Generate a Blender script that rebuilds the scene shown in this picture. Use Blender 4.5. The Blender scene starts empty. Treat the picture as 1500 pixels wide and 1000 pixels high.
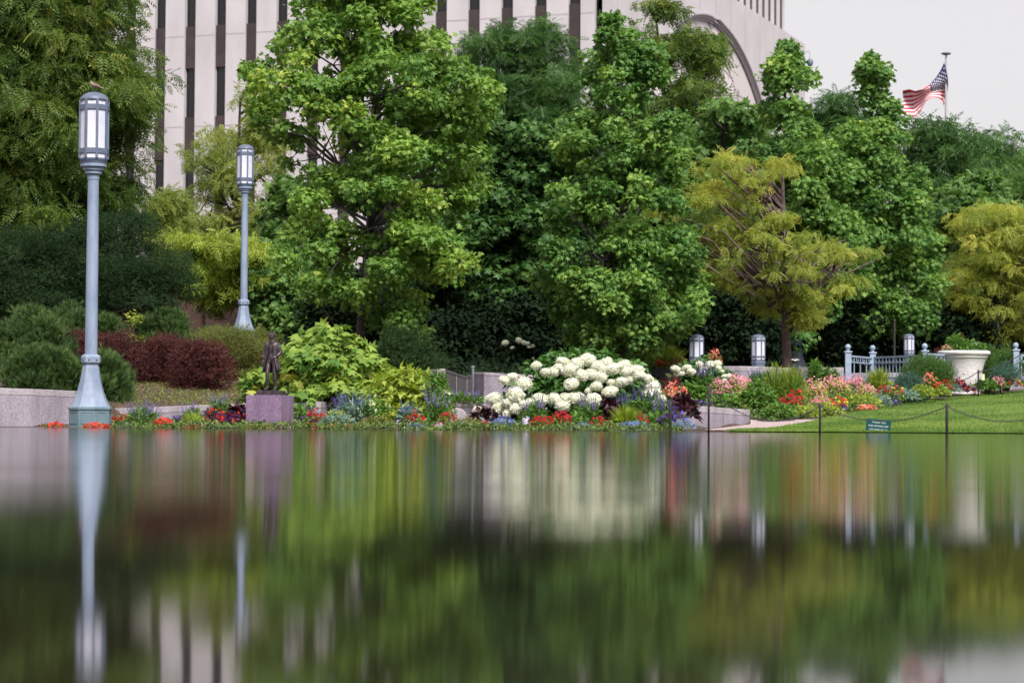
import bpy, bmesh, math, random
import numpy as np
from mathutils import Vector, Matrix, Euler

# ------------------------------------------------------------------ camera
SC = bpy.context.scene
COL = SC.collection
F, PITCH, ROLL, CAMH = 3400.0, math.radians(2.05), math.radians(0.37), 0.08
cam = bpy.data.objects.new('camera', bpy.data.cameras.new('camera'))
COL.objects.link(cam)
CR = (Matrix.Rotation(math.pi / 2 + PITCH, 3, 'X') @ Matrix.Rotation(ROLL, 3, 'Z'))
cam.matrix_world = Matrix.Translation((0, 0, CAMH)) @ CR.to_4x4()
cam.data.sensor_width = 36
cam.data.lens = F / 1500 * 36
cam.data.clip_start = 0.05
cam.data.clip_end = 6000
cam.data.dof.use_dof = True
cam.data.dof.focus_distance = 35
cam.data.dof.aperture_fstop = 3.2
SC.camera = cam

# ------------------------------------------------------------------ sky, sun, exposure
SUN_EL, SUN_AZ = math.radians(46), math.radians(160)      # azimuth clockwise from +Y
world = bpy.data.worlds.new('World'); SC.world = world
world.use_nodes = True
nt = world.node_tree; nt.nodes.clear()
sky = nt.nodes.new('ShaderNodeTexSky'); sky.sky_type = 'NISHITA'; sky.sun_disc = False
sky.sun_elevation = SUN_EL; sky.sun_rotation = SUN_AZ
sky.air_density = 1.0; sky.dust_density = 3.0; sky.ozone_density = 1.0
hs = nt.nodes.new('ShaderNodeHueSaturation'); hs.inputs['Saturation'].default_value = 0.12
mixc = nt.nodes.new('ShaderNodeMixRGB'); mixc.inputs['Fac'].default_value = 0.65
mixc.inputs['Color2'].default_value = (8.0, 7.75, 7.9, 1)     # even cloud deck
tcw = nt.nodes.new('ShaderNodeTexCoord'); nzw = nt.nodes.new('ShaderNodeTexNoise')
nzw.inputs['Scale'].default_value = 2.2; nzw.inputs['Detail'].default_value = 5
mrw = nt.nodes.new('ShaderNodeMapRange'); mrw.inputs['To Min'].default_value = 0.93; mrw.inputs['To Max'].default_value = 1.05
bgm = nt.nodes.new('ShaderNodeVectorMath'); bgm.operation = 'SCALE'
bg = nt.nodes.new('ShaderNodeBackground'); bg.inputs['Strength'].default_value = 0.064
wo = nt.nodes.new('ShaderNodeOutputWorld')
L = nt.links.new
L(sky.outputs[0], hs.inputs['Color']); L(hs.outputs[0], mixc.inputs['Color1'])
L(tcw.outputs['Generated'], nzw.inputs['Vector']); L(nzw.outputs['Fac'], mrw.inputs['Value'])
L(mixc.outputs[0], bgm.inputs[0]); L(mrw.outputs[0], bgm.inputs['Scale'])
L(bgm.outputs[0], bg.inputs['Color']); L(bg.outputs[0], wo.inputs['Surface'])
sun = bpy.data.objects.new('sun', bpy.data.lights.new('sun', 'SUN')); COL.objects.link(sun)
sun.data.energy = 3.0; sun.data.angle = math.radians(22); sun.data.color = (1, 0.96, 0.90)
sdir = Vector((math.sin(SUN_AZ) * math.cos(SUN_EL), math.cos(SUN_AZ) * math.cos(SUN_EL), math.sin(SUN_EL)))
sun.rotation_euler = sdir.to_track_quat('Z', 'Y').to_euler()
SC.view_settings.view_transform = 'Standard'; SC.view_settings.look = 'None'
SC.view_settings.gamma = 1; SC.view_settings.exposure = 0.95
SC.cycles.use_denoising = True
SC.cycles.max_bounces = 6; SC.cycles.diffuse_bounces = 3; SC.cycles.glossy_bounces = 3
SC.cycles.transmission_bounces = 3; SC.cycles.transparent_max_bounces = 4
SC.cycles.caustics_reflective = False; SC.cycles.caustics_refractive = False

# ------------------------------------------------------------------ helpers
def P(px, py, Y):
    """a point of the photograph (1500 x 1000) at the distance Y"""
    d = CR @ Vector((px - 750, 500 - py, -F))
    return Vector((0, 0, CAMH)) + d * (Y / d.y)
def M(px_len, Y): return px_len * Y / F

def tag(o, label=None, cat=None, group=None, kind=None):
    if label: o['label'] = label
    if cat: o['category'] = cat
    if group: o['group'] = group
    if kind: o['kind'] = kind
    return o
def empty(name, loc=(0, 0, 0), rz=0.0):
    o = bpy.data.objects.new(name, None); COL.objects.link(o)
    o.location = loc; o.rotation_euler = (0, 0, rz); o.empty_display_size = 0.2
    return o

class MB:
    def __init__(s): s.v = []; s.f = []; s.m = []; s.t = []; s.n = 0
    def add(s, V, Fs, mat=0, tint=0.5):
        V = np.asarray(V, dtype=np.float32).reshape(-1, 3)
        if isinstance(Fs, np.ndarray): Fs = [Fs]
        else:
            by = {}
            for f in Fs: by.setdefault(len(f), []).append(f)
            Fs = [np.array(b) for b in by.values()]
        for A in Fs:
            s.f.append(A + s.n); s.m.append(np.full(len(A), mat, dtype=np.int32))
            s.t.append(np.broadcast_to(np.asarray(tint, dtype=np.float32), (len(A),)).copy())
        s.v.append(V); s.n += len(V)
    def xform(s, M4):
        R = np.array(M4.to_3x3()); T = np.array(M4.translation)
        s.v = [(v @ R.T + T).astype(np.float32) for v in s.v]; return s
    def box(s, c, d, rz=0.0, mat=0, tilt=None):
        x, y, z = d[0] / 2, d[1] / 2, d[2] / 2
        V = np.array([(-x,-y,-z),(x,-y,-z),(x,y,-z),(-x,y,-z),(-x,-y,z),(x,-y,z),(x,y,z),(-x,y,z)])
        R = np.array(Euler(tilt if tilt else (0, 0, rz)).to_matrix())
        s.add(V @ R.T + np.array(c), [(0,3,2,1),(4,5,6,7),(0,1,5,4),(1,2,6,5),(2,3,7,6),(3,0,4,7)], mat)
        return s
    def tube(s, pts, rad, n=8, mat=0, tint=0.5, cap=True):
        pts = [Vector(p) for p in pts]; k = len(pts)
        rad = [rad] * k if np.isscalar(rad) else rad
        V = []; ref = Vector((0.13, 0.97, 0.2)).normalized()
        for i, p in enumerate(pts):
            t = (pts[min(i + 1, k - 1)] - pts[max(i - 1, 0)]).normalized()
            r = ref if abs(t.dot(ref)) < 0.95 else Vector((1, 0, 0))
            a = t.cross(r).normalized(); b = t.cross(a)
            for j in range(n):
                q = 2 * math.pi * j / n
                V.append(p + (a * math.cos(q) + b * math.sin(q)) * rad[i])
        Fs = [(i*n+j, i*n+(j+1) % n, (i+1)*n+(j+1) % n, (i+1)*n+j) for i in range(k-1) for j in range(n)]
        if cap: Fs += [tuple(range(n))[::-1], tuple((k-1)*n+j for j in range(n))]
        s.add([tuple(v) for v in V], Fs, mat, tint)
        return s
    def lathe(s, prof, n=16, c=(0, 0, 0), ph=0.0, mat=0, a0=0.0, a1=2*math.pi):
        full = abs(a1 - a0 - 2*math.pi) < 1e-6
        m = n if full else n + 1; V = []
        for r, z in prof:
            for j in range(m):
                q = a0 + ph + (a1 - a0) * j / n
                V.append((c[0] + r*math.cos(q), c[1] + r*math.sin(q), c[2] + z))
        Fs = []
        for i in range(len(prof) - 1):
            for j in range(n if full else m - 1):
                Fs.append((i*m+j, i*m+(j+1) % m, (i+1)*m+(j+1) % m, (i+1)*m+j))
        if full:
            if prof[0][0] > 1e-4: Fs.append(tuple(range(m))[::-1])
            if prof[-1][0] > 1e-4: Fs.append(tuple((len(prof)-1)*m+j for j in range(m)))
        s.add(V, Fs, mat)
        return s
    def cloud(s, tmpl, pos, ydir, nrm, size, mat=0, tint=0.5):
        tv, tf = tmpl; N = len(pos)
        if N == 0: return s
        y = ydir / (np.linalg.norm(ydir, axis=1, keepdims=True) + 1e-9)
        z = nrm - (nrm * y).sum(1, keepdims=True) * y
        z = z / (np.linalg.norm(z, axis=1, keepdims=True) + 1e-9)
        x = np.cross(y, z); size = np.broadcast_to(np.asarray(size), (N,))
        V = pos[:, None, :] + size[:, None, None] * (tv[None, :, 0:1]*x[:, None, :] + tv[None, :, 1:2]*y[:, None, :] + tv[None, :, 2:3]*z[:, None, :])
        Fa = tf[None, :, :] + (np.arange(N) * len(tv))[:, None, None]
        tint = np.repeat(np.broadcast_to(np.asarray(tint, dtype=np.float32), (N,)), len(tf))
        s.add(V.reshape(-1, 3), Fa.reshape(-1, tf.shape[1]), mat, tint)
        return s
    def build(s, name, mats, parent=None, smooth=False, bevel=0.0):
        me = bpy.data.meshes.new(name)
        V = np.concatenate(s.v); me.vertices.add(len(V)); me.vertices.foreach_set('co', V.ravel())
        loops = np.concatenate([f.ravel() for f in s.f]).astype(np.int32)
        tot = np.concatenate([np.full(len(f), f.shape[1]) for f in s.f]).astype(np.int32)
        st = np.concatenate([[0], np.cumsum(tot)[:-1]]).astype(np.int32)
        me.loops.add(len(loops)); me.loops.foreach_set('vertex_index', loops)
        me.polygons.add(len(tot)); me.polygons.foreach_set('loop_start', st); me.polygons.foreach_set('loop_total', tot)
        me.polygons.foreach_set('material_index', np.concatenate(s.m))
        if smooth: me.polygons.foreach_set('use_smooth', np.ones(len(tot), dtype=bool))
        else: me.polygons.foreach_set('use_smooth', np.zeros(len(tot), dtype=bool))
        me.update(calc_edges=True)
        at = me.attributes.new('tint', 'FLOAT', 'FACE'); at.data.foreach_set('value', np.concatenate(s.t))
        for m in (mats if isinstance(mats, (list, tuple)) else [mats]): me.materials.append(m)
        o = bpy.data.objects.new(name, me); COL.objects.link(o)
        if parent: o.parent = parent
        if bevel:
            b = o.modifiers.new('bevel', 'BEVEL'); b.width = bevel; b.segments = 2; b.limit_method = 'ANGLE'
        return o

# ------------------------------------------------------------------ materials
def new_mat(name):
    m = bpy.data.materials.new(name); m.use_nodes = True
    n = m.node_tree; b = n.nodes['Principled BSDF']
    return m, n, b
def mat(name, c1, rough=0.6, c2=None, scale=6.0, bump=0.0, bscale=None, metal=0.0, spec=0.5, detail=6, stretch=None, fac=(0.35, 0.65)):
    m, n, b = new_mat(name)
    b.inputs['Roughness'].default_value = rough; b.inputs['Metallic'].default_value = metal
    b.inputs['Specular IOR Level'].default_value = spec
    tc = n.nodes.new('ShaderNodeTexCoord'); mp = n.nodes.new('ShaderNodeMapping')
    if stretch: mp.inputs['Scale'].default_value = stretch
    n.links.new(tc.outputs['Object'], mp.inputs['Vector'])
    if c2:
        nz = n.nodes.new('ShaderNodeTexNoise'); nz.inputs['Scale'].default_value = scale; nz.inputs['Detail'].default_value = detail
        n.links.new(mp.outputs[0], nz.inputs['Vector'])
        r = n.nodes.new('ShaderNodeMapRange'); r.inputs['From Min'].default_value = fac[0]; r.inputs['From Max'].default_value = fac[1]
        mx = n.nodes.new('ShaderNodeMixRGB'); mx.inputs['Color1'].default_value = (*c1, 1); mx.inputs['Color2'].default_value = (*c2, 1)
        n.links.new(nz.outputs['Fac'], r.inputs['Value']); n.links.new(r.outputs[0], mx.inputs['Fac'])
        n.links.new(mx.outputs[0], b.inputs['Base Color'])
    else: b.inputs['Base Color'].default_value = (*c1, 1)
    if bump:
        nb = n.nodes.new('ShaderNodeTexNoise'); nb.inputs['Scale'].default_value = bscale or scale * 3; nb.inputs['Detail'].default_value = 8
        n.links.new(mp.outputs[0], nb.inputs['Vector'])
        bp = n.nodes.new('ShaderNodeBump'); bp.inputs['Strength'].default_value = bump; bp.inputs['Distance'].default_value = 0.02
        n.links.new(nb.outputs['Fac'], bp.inputs['Height']); n.links.new(bp.outputs[0], b.inputs['Normal'])
    return m
def leafmat(name, c1, c2, trans=0.3, rough=0.5, spec=0.35, c3=None):
    """leaf colour varies leaf by leaf; light passes through the blade"""
    m, n, b = new_mat(name)
    at = n.nodes.new('ShaderNodeAttribute'); at.attribute_name = 'tint'
    cr = n.nodes.new('ShaderNodeValToRGB')
    cr.color_ramp.elements[0].color = (*c1, 1); cr.color_ramp.elements[0].position = 0.1
    cr.color_ramp.elements[1].color = (*c2, 1); cr.color_ramp.elements[1].position = 0.9
    if c3:
        e = cr.color_ramp.elements.new(0.97); e.color = (*c3, 1)
    n.links.new(at.outputs['Fac'], cr.inputs['Fac'])
    n.links.new(cr.outputs[0], b.inputs['Base Color'])
    b.inputs['Roughness'].default_value = rough; b.inputs['Specular IOR Level'].default_value = spec
    if trans > 0:
        tr = n.nodes.new('ShaderNodeBsdfTranslucent')
        hsv = n.nodes.new('ShaderNodeHueSaturation'); hsv.inputs['Saturation'].default_value = 1.1; hsv.inputs['Value'].default_value = 1.5; hsv.inputs['Hue'].default_value = 0.49
        n.links.new(cr.outputs[0], hsv.inputs['Color']); n.links.new(hsv.outputs[0], tr.inputs['Color'])
        mx = n.nodes.new('ShaderNodeMixShader'); mx.inputs['Fac'].default_value = trans
        n.links.new(b.outputs[0], mx.inputs[1]); n.links.new(tr.outputs[0], mx.inputs[2])
        n.links.new(mx.outputs[0], n.nodes['Material Output'].inputs['Surface'])
    return m

def granite(name, base, dark, light, joint=0.0, rough=0.55):
    m, n, b = new_mat(name); b.inputs['Roughness'].default_value = rough
    tc = n.nodes.new('ShaderNodeTexCoord')
    v = n.nodes.new('ShaderNodeTexVoronoi'); v.inputs['Scale'].default_value = 110
    n.links.new(tc.outputs['Object'], v.inputs['Vector'])
    cr = n.nodes.new('ShaderNodeValToRGB'); e = cr.color_ramp.elements
    e[0].color = (*dark, 1); e[0].position = 0.0; e[1].color = (*light, 1); e[1].position = 1.0
    k = cr.color_ramp.elements.new(0.45); k.color = (*base, 1)
    sp = n.nodes.new('ShaderNodeSeparateColor'); n.links.new(v.outputs['Color'], sp.inputs[0])
    n.links.new(sp.outputs[0], cr.inputs['Fac'])
    nz = n.nodes.new('ShaderNodeTexNoise'); nz.inputs['Scale'].default_value = 2.2; nz.inputs['Detail'].default_value = 6
    mp = n.nodes.new('ShaderNodeMapping'); mp.inputs['Scale'].default_value = (3, 3, 0.6)
    n.links.new(tc.outputs['Object'], mp.inputs['Vector']); n.links.new(mp.outputs[0], nz.inputs['Vector'])
    r = n.nodes.new('ShaderNodeMapRange'); r.inputs['From Min'].default_value = 0.3; r.inputs['From Max'].default_value = 0.7
    r.inputs['To Min'].default_value = 0.72; r.inputs['To Max'].default_value = 1.12
    n.links.new(nz.outputs['Fac'], r.inputs['Value'])
    vm = n.nodes.new('ShaderNodeVectorMath'); vm.operation = 'SCALE'
    n.links.new(cr.outputs[0], vm.inputs[0]); n.links.new(r.outputs[0], vm.inputs['Scale'])
    n.links.new(vm.outputs[0], b.inputs['Base Color'])
    return m

MT = {}
MT['granite'] = granite('granite', (0.27, 0.235, 0.29), (0.17, 0.145, 0.19), (0.36, 0.32, 0.38))
MT['granite_cap'] = granite('granite_cap', (0.33, 0.29, 0.33), (0.19, 0.16, 0.2), (0.46, 0.42, 0.45))
MT['granite_purple'] = granite('granite_purple', (0.20, 0.13, 0.22), (0.12, 0.075, 0.14), (0.30, 0.21, 0.32), rough=0.35)
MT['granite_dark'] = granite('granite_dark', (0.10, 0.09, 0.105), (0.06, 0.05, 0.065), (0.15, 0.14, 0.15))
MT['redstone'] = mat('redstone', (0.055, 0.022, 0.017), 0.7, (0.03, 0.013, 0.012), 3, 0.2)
MT['lamp'] = mat('lamp_paint', (0.15, 0.20, 0.30), 0.5, (0.235, 0.285, 0.39), 9, 0.12, 60, spec=0.5, stretch=(1, 1, .25), fac=(.3, .6))
MT['lampdark'] = mat('lantern_paint', (0.085, 0.11, 0.17), 0.5, (0.11, 0.135, 0.20), 9, 0.1, 60, spec=0.6)
MT['lampbase'] = mat('lamp_base_paint', (0.10, 0.165, 0.20), 0.45, (0.14, 0.2, 0.235), 6, 0.05, 50)
MT['milk'] = mat('milk_glass', (0.50, 0.50, 0.62), 0.2, (0.68, 0.68, 0.77), 2.5, stretch=(1, 1, .6))
MT['rail'] = mat('rail_paint', (0.22, 0.28, 0.40), 0.5, (0.29, 0.35, 0.46), 8)
MT['black'] = mat('black_iron', (0.012, 0.012, 0.016), 0.45, (0.03, 0.028, 0.03), 30)
MT['bronze'] = mat('bronze', (0.045, 0.032, 0.038), 0.42, (0.10, 0.075, 0.085), 22, 0.25, 60, metal=0.55)
MT['pot'] = mat('pot_paint', (0.70, 0.66, 0.68), 0.55, (0.58, 0.54, 0.57), 9, 0.35, 22)
MT['concrete'] = mat('precast', (0.485, 0.452, 0.478), 0.8, (0.40, 0.372, 0.396), 0.5, 0.15, 3, stretch=(1, 1, 0.4))
MT['concrete2'] = mat('precast_wing', (0.47, 0.437, 0.462), 0.8, (0.41, 0.38, 0.403), 0.3, 0.15, 3)
MT['groove'] = mat('panel_joint', (0.36, 0.325, 0.34), 0.9)
MT['spandrel'] = mat('spandrel', (0.030, 0.019, 0.021), 0.45, (0.045, 0.03, 0.031), 1.2)
MT['window'] = mat('dark_glass', (0.008, 0.008, 0.010), 0.08, spec=0.5)
MT['ring'] = mat('ring_metal', (0.30, 0.28, 0.31), 0.5)
MT['mapstone'] = None
MT['bark'] = mat('bark', (0.055, 0.045, 0.045), 0.85, (0.12, 0.10, 0.10), 9, 0.6, 20, stretch=(1, 1, 0.25))
MT['bark_dark'] = mat('bark_dark', (0.02, 0.016, 0.015), 0.9, (0.045, 0.035, 0.03), 9, 0.6, 20, stretch=(1, 1, 0.25))
MT['bark_red'] = mat('bark_red', (0.10, 0.06, 0.065), 0.85, (0.17, 0.115, 0.12), 8, 0.6, 18, stretch=(1, 1, 2.0))
MT['stem'] = mat('stem', (0.06, 0.09, 0.03), 0.7, (0.09, 0.11, 0.05), 10)
MT['twig'] = mat('twig', (0.05, 0.035, 0.025), 0.8, (0.09, 0.06, 0.045), 10)

# leaves
MT['l_maple'] = leafmat('leaf_maple', (0.060, 0.155, 0.028), (0.235, 0.375, 0.065), 0.34, c3=(0.40, 0.46, 0.09))
MT['l_mapleb'] = leafmat('leaf_maple_deep', (0.048, 0.140, 0.032), (0.195, 0.335, 0.068), 0.34, c3=(0.34, 0.44, 0.09))
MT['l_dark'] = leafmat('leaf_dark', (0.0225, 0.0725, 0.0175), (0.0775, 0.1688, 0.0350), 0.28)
MT['l_mid'] = leafmat('leaf_mid', (0.0560, 0.1330, 0.0332), (0.1610, 0.2800, 0.0670), 0.38)
MT['l_pale'] = leafmat('leaf_pale', (0.1320, 0.1980, 0.0420), (0.3000, 0.3480, 0.0900), 0.43)
MT['l_zelk'] = leafmat('leaf_zelkova', (0.035, 0.085, 0.016), (0.145, 0.215, 0.038), 0.36, c3=(0.27, 0.28, 0.06))
MT['l_gold'] = leafmat('leaf_gold', (0.16, 0.24, 0.045), (0.40, 0.42, 0.08), 0.44, c3=(0.50, 0.45, 0.10))
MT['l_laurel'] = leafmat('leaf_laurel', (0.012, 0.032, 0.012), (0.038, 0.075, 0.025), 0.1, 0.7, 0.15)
MT['l_shaded'] = leafmat('leaf_shaded', (0.005, 0.011, 0.006), (0.015, 0.032, 0.012), 0.1, 0.8, 0.08)  # shade under the trees is put into this very dark leaf colour
MT['l_lime'] = leafmat('leaf_lime', (0.15, 0.25, 0.03), (0.36, 0.42, 0.07), 0.35)
MT['l_oak'] = leafmat('leaf_oakleaf', (0.085, 0.19, 0.035), (0.33, 0.43, 0.085), 0.32, 0.6, 0.2, c3=(0.55, 0.46, 0.12))
MT['l_pine'] = leafmat('needle_pine', (0.022, 0.055, 0.015), (0.085, 0.15, 0.035), 0.1)
MT['l_box'] = leafmat('needle_box', (0.03, 0.085, 0.014), (0.10, 0.20, 0.035), 0.15)
MT['l_blue'] = leafmat('needle_blue', (0.030, 0.085, 0.055), (0.08, 0.17, 0.12), 0.1)
MT['l_barb'] = leafmat('leaf_barberry', (0.030, 0.009, 0.010), (0.13, 0.036, 0.032), 0.2, c3=(0.24, 0.08, 0.06))
MT['l_spirea'] = leafmat('leaf_spirea', (0.09, 0.13, 0.03), (0.22, 0.24, 0.06), 0.3, c3=(0.36, 0.15, 0.07))
MT['l_green'] = leafmat('leaf_green', (0.0517, 0.1380, 0.0230), (0.1495, 0.2760, 0.0517), 0.38)
MT['l_hyd'] = leafmat('leaf_hydrangea', (0.03, 0.095, 0.02), (0.09, 0.20, 0.04), 0.25)
MT['l_maroon'] = leafmat('leaf_maroon', (0.018, 0.006, 0.010), (0.07, 0.018, 0.026), 0.1)
MT['l_silver'] = leafmat('leaf_silver', (0.10, 0.18, 0.14), (0.22, 0.31, 0.26), 0.15)
MT['l_cover'] = leafmat('leaf_cover', (0.03, 0.075, 0.018), (0.14, 0.19, 0.04), 0.2)
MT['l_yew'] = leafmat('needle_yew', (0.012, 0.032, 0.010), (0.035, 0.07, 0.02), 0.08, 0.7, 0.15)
def petal(name, c1, c2, tr=0.25): MT[name] = leafmat(name, c1, c2, tr, 0.55, 0.2)
petal('p_red', (0.22, 0.003, 0.012), (0.46, 0.008, 0.022))
petal('p_orange', (0.50, 0.018, 0.018), (0.66, 0.07, 0.04))
petal('p_coral', (0.75, 0.16, 0.12), (0.9, 0.36, 0.22))
petal('p_pink', (0.65, 0.13, 0.24), (0.85, 0.33, 0.40))
petal('p_palepink', (0.60, 0.27, 0.32), (0.78, 0.46, 0.46))
petal('p_magenta', (0.55, 0.05, 0.25), (0.75, 0.18, 0.45))
petal('p_purple', (0.06, 0.03, 0.28), (0.19, 0.13, 0.55))
petal('p_violet', (0.20, 0.14, 0.45), (0.38, 0.30, 0.66))
petal('p_lilac', (0.45, 0.34, 0.66), (0.68, 0.58, 0.80))
petal('p_blue', (0.06, 0.10, 0.36), (0.18, 0.24, 0.55))
petal('p_deep', (0.018, 0.006, 0.045), (0.06, 0.015, 0.12))
petal('p_yellow', (0.75, 0.48, 0.03), (0.85, 0.65, 0.12))
petal('p_white', (0.74, 0.74, 0.64), (0.84, 0.84, 0.77), 0.2)
petal('p_cream', (0.42, 0.46, 0.25), (0.60, 0.61, 0.42), 0.2)

def map_mat():
    m, n, b = new_mat('carved_map_stone'); b.inputs['Roughness'].default_value = 0.85
    tc = n.nodes.new('ShaderNodeTexCoord'); mp = n.nodes.new('ShaderNodeMapping'); mp.inputs['Scale'].default_value = (1, 1, 0.55)
    nz = n.nodes.new('ShaderNodeTexNoise'); nz.inputs['Scale'].default_value = 0.17; nz.inputs['Detail'].default_value = 9; nz.inputs['Roughness'].default_value = 0.62
    cr = n.nodes.new('ShaderNodeValToRGB'); e = cr.color_ramp.elements
    e[0].position = 0.0; e[0].color = (0.50, 0.455, 0.47, 1); e[1].position = 1; e[1].color = (0.56, 0.51, 0.53, 1)
    for p, c in ((0.500, (0.50, 0.455, 0.47, 1)), (0.517, (0.17, 0.13, 0.16, 1)), (0.535, (0.56, 0.51, 0.53, 1))):
        k = e.new(p); k.color = c
    n.links.new(tc.outputs['Object'], mp.inputs['Vector']); n.links.new(mp.outputs[0], nz.inputs['Vector'])
    n.links.new(nz.outputs['Fac'], cr.inputs['Fac']); n.links.new(cr.outputs[0], b.inputs['Base Color'])
    return m
MT['mapstone'] = map_mat()

# ------------------------------------------------------------------ leaf shapes
def T(v, f): return np.array(v, dtype=np.float32), np.array(f, dtype=np.int32)
def t_maple():
    o = [(0, 0), (.2, -.04), (.56, .10), (.30, .30), (.64, .64), (.22, .62), (0, 1.0), (-.22, .62), (-.64, .64), (-.30, .30), (-.56, .10), (-.2, -.04)]
    v = [(0, .32, .04)] + [(x, y, -.22*y*y - .25*abs(x)) for x, y in o]
    return T(v, [(0, 1+i, 1+(i+1) % 12) for i in range(12)])
def t_oval(w=.3, fold=.10, droop=.2):
    return T([(0,0,0),(w,.45,fold-droop*.2),(0,1,-droop),(-w,.45,fold-droop*.2),(0,.45,-droop*.2)], [(0,1,4),(1,2,4),(0,4,3),(4,2,3)])
def t_diamond(w=.3): return T([(0,0,0),(w,.45,.06),(0,1,-.12),(-w,.45,.06)], [(0,1,2),(0,2,3)])
def t_sprig(pairs=5, lw=.09, ll=.30, droop=.35):
    v, f = [], []
    for i in range(pairs):
        y0 = (i + .6) / (pairs + .3); L0 = ll * (1 - .3*abs(y0 - .45))
        for sgn in (-1, 1):
            k = len(v); z = -droop*y0*y0
            v += [(0, y0, z), (sgn*L0*.5, y0 + lw*.9, z - .02), (sgn*L0, y0 + .12, z - .09), (sgn*L0*.5, y0 - lw*.5, z - .02)]
            f += [(k, k+1, k+2), (k, k+2, k+3)]
    k = len(v); v += [(0, .85, -droop*.7), (.06, 1.0, -droop), (0, 1.2, -droop*1.2), (-.06, 1.0, -droop)]; f += [(k, k+1, k+2), (k, k+2, k+3)]
    return T(v, f)
def t_tuft(n=12, spread=.5, w=.035, seed=1):
    r = random.Random(seed); v, f = [], []
    for i in range(n):
        a = 2*math.pi*i/n + r.random(); s = spread*(.35 + .65*r.random()); k = len(v)
        tx, tz = math.cos(a)*s, math.sin(a)*s; y = 1 - .35*s*s*2*r.random()
        px, pz = -math.sin(a)*w, math.cos(a)*w
        v += [(px, 0.0, pz), (-px, 0.0, -pz), (tx, y, tz)]; f += [(k, k+1, k+2)]
    return T(v, f)
def t_bristle(n=14, seed=2):
    """a shoot with needles all along it"""
    r = random.Random(seed); v, f = [], []
    for i in range(n):
        y0 = .05 + .85*i/n; a = r.random()*6.28; s = .20*(1.1 - .3*y0); k = len(v)
        w = .028; px, pz = -math.sin(a)*w, math.cos(a)*w
        v += [(px, y0, pz), (-px, y0, -pz), (math.cos(a)*s, y0 + .22, math.sin(a)*s)]; f += [(k, k+1, k+2)]
    return T(v, f)
def t_flower(n=5, w=.34, cup=.25):
    v, f = [(0, 0, 0)], []
    for i in range(n):
        a = 2*math.pi*i/n; k = len(v)
        for r0, da in ((.55, -w), (1.0, -w*.45), (1.0, w*.45), (.55, w)):
            v.append((math.cos(a+da*1.4)*r0*.5, math.sin(a+da*1.4)*r0*.5, cup*r0*.5))
        f += [(0, k, k+1), (0, k+1, k+2), (0, k+2, k+3)]
    return T(v, f)
def t_blade(): return T([(-.03,0,0),(.03,0,0),(.022,.5,-.03),(-.022,.5,-.03),(0,1,-.2)], [(0,1,2),(0,2,3),(3,2,4)])
TM, TO, TD, TSP, TT, TBR, TFL, TBL = t_maple(), t_oval(), t_diamond(), t_sprig(), t_tuft(), t_bristle(), t_flower(), t_blade()
TNA = t_oval(.13, .05, .35)
TSP2 = t_sprig(4, .13, .36, .55)

def unit(a): return a / (np.linalg.norm(a, axis=-1, keepdims=True) + 1e-9)
def rdir(rng, n): return unit(rng.normal(size=(n, 3)))

def bush_leaves(mb, rng, centers, rc, per, tmpl, size, flat=.6, up=.6, droop=.4, jit=.5, shell=.5, tintc=None, mati=0):
    """leaf clumps round each centre"""
    for i, c in enumerate(centers):
        r = rc[i]; n = max(4, int(per * (r / np.mean(rc))**2))
        d = rdir(rng, n); low = d[:, 2] < -.2
        d[low, 2] *= np.where(rng.random(low.sum()) < .5, -1, 1)
        rad = r * (shell + (1 - shell) * rng.random(n)) ** (1/1.5) * np.where(rng.random(n) < .1, 1.3, 1)
        pos = c + d * rad[:, None] * np.array([1, 1, flat])
        nrm = d * .55 + np.array([0, 0, up]) + rng.normal(size=(n, 3)) * jit * .6
        yd = d * np.array([1, 1, .4]) + rng.normal(size=(n, 3)) * jit + np.array([0, 0, -droop])
        t0 = tintc[i] if tintc is not None else .5
        tint = np.clip(t0 * .55 + rng.random(n) * .5, 0, 1)
        mb.cloud(tmpl, pos, yd, nrm, size * (.65 + .6 * rng.random(n)), mati, tint)

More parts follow.
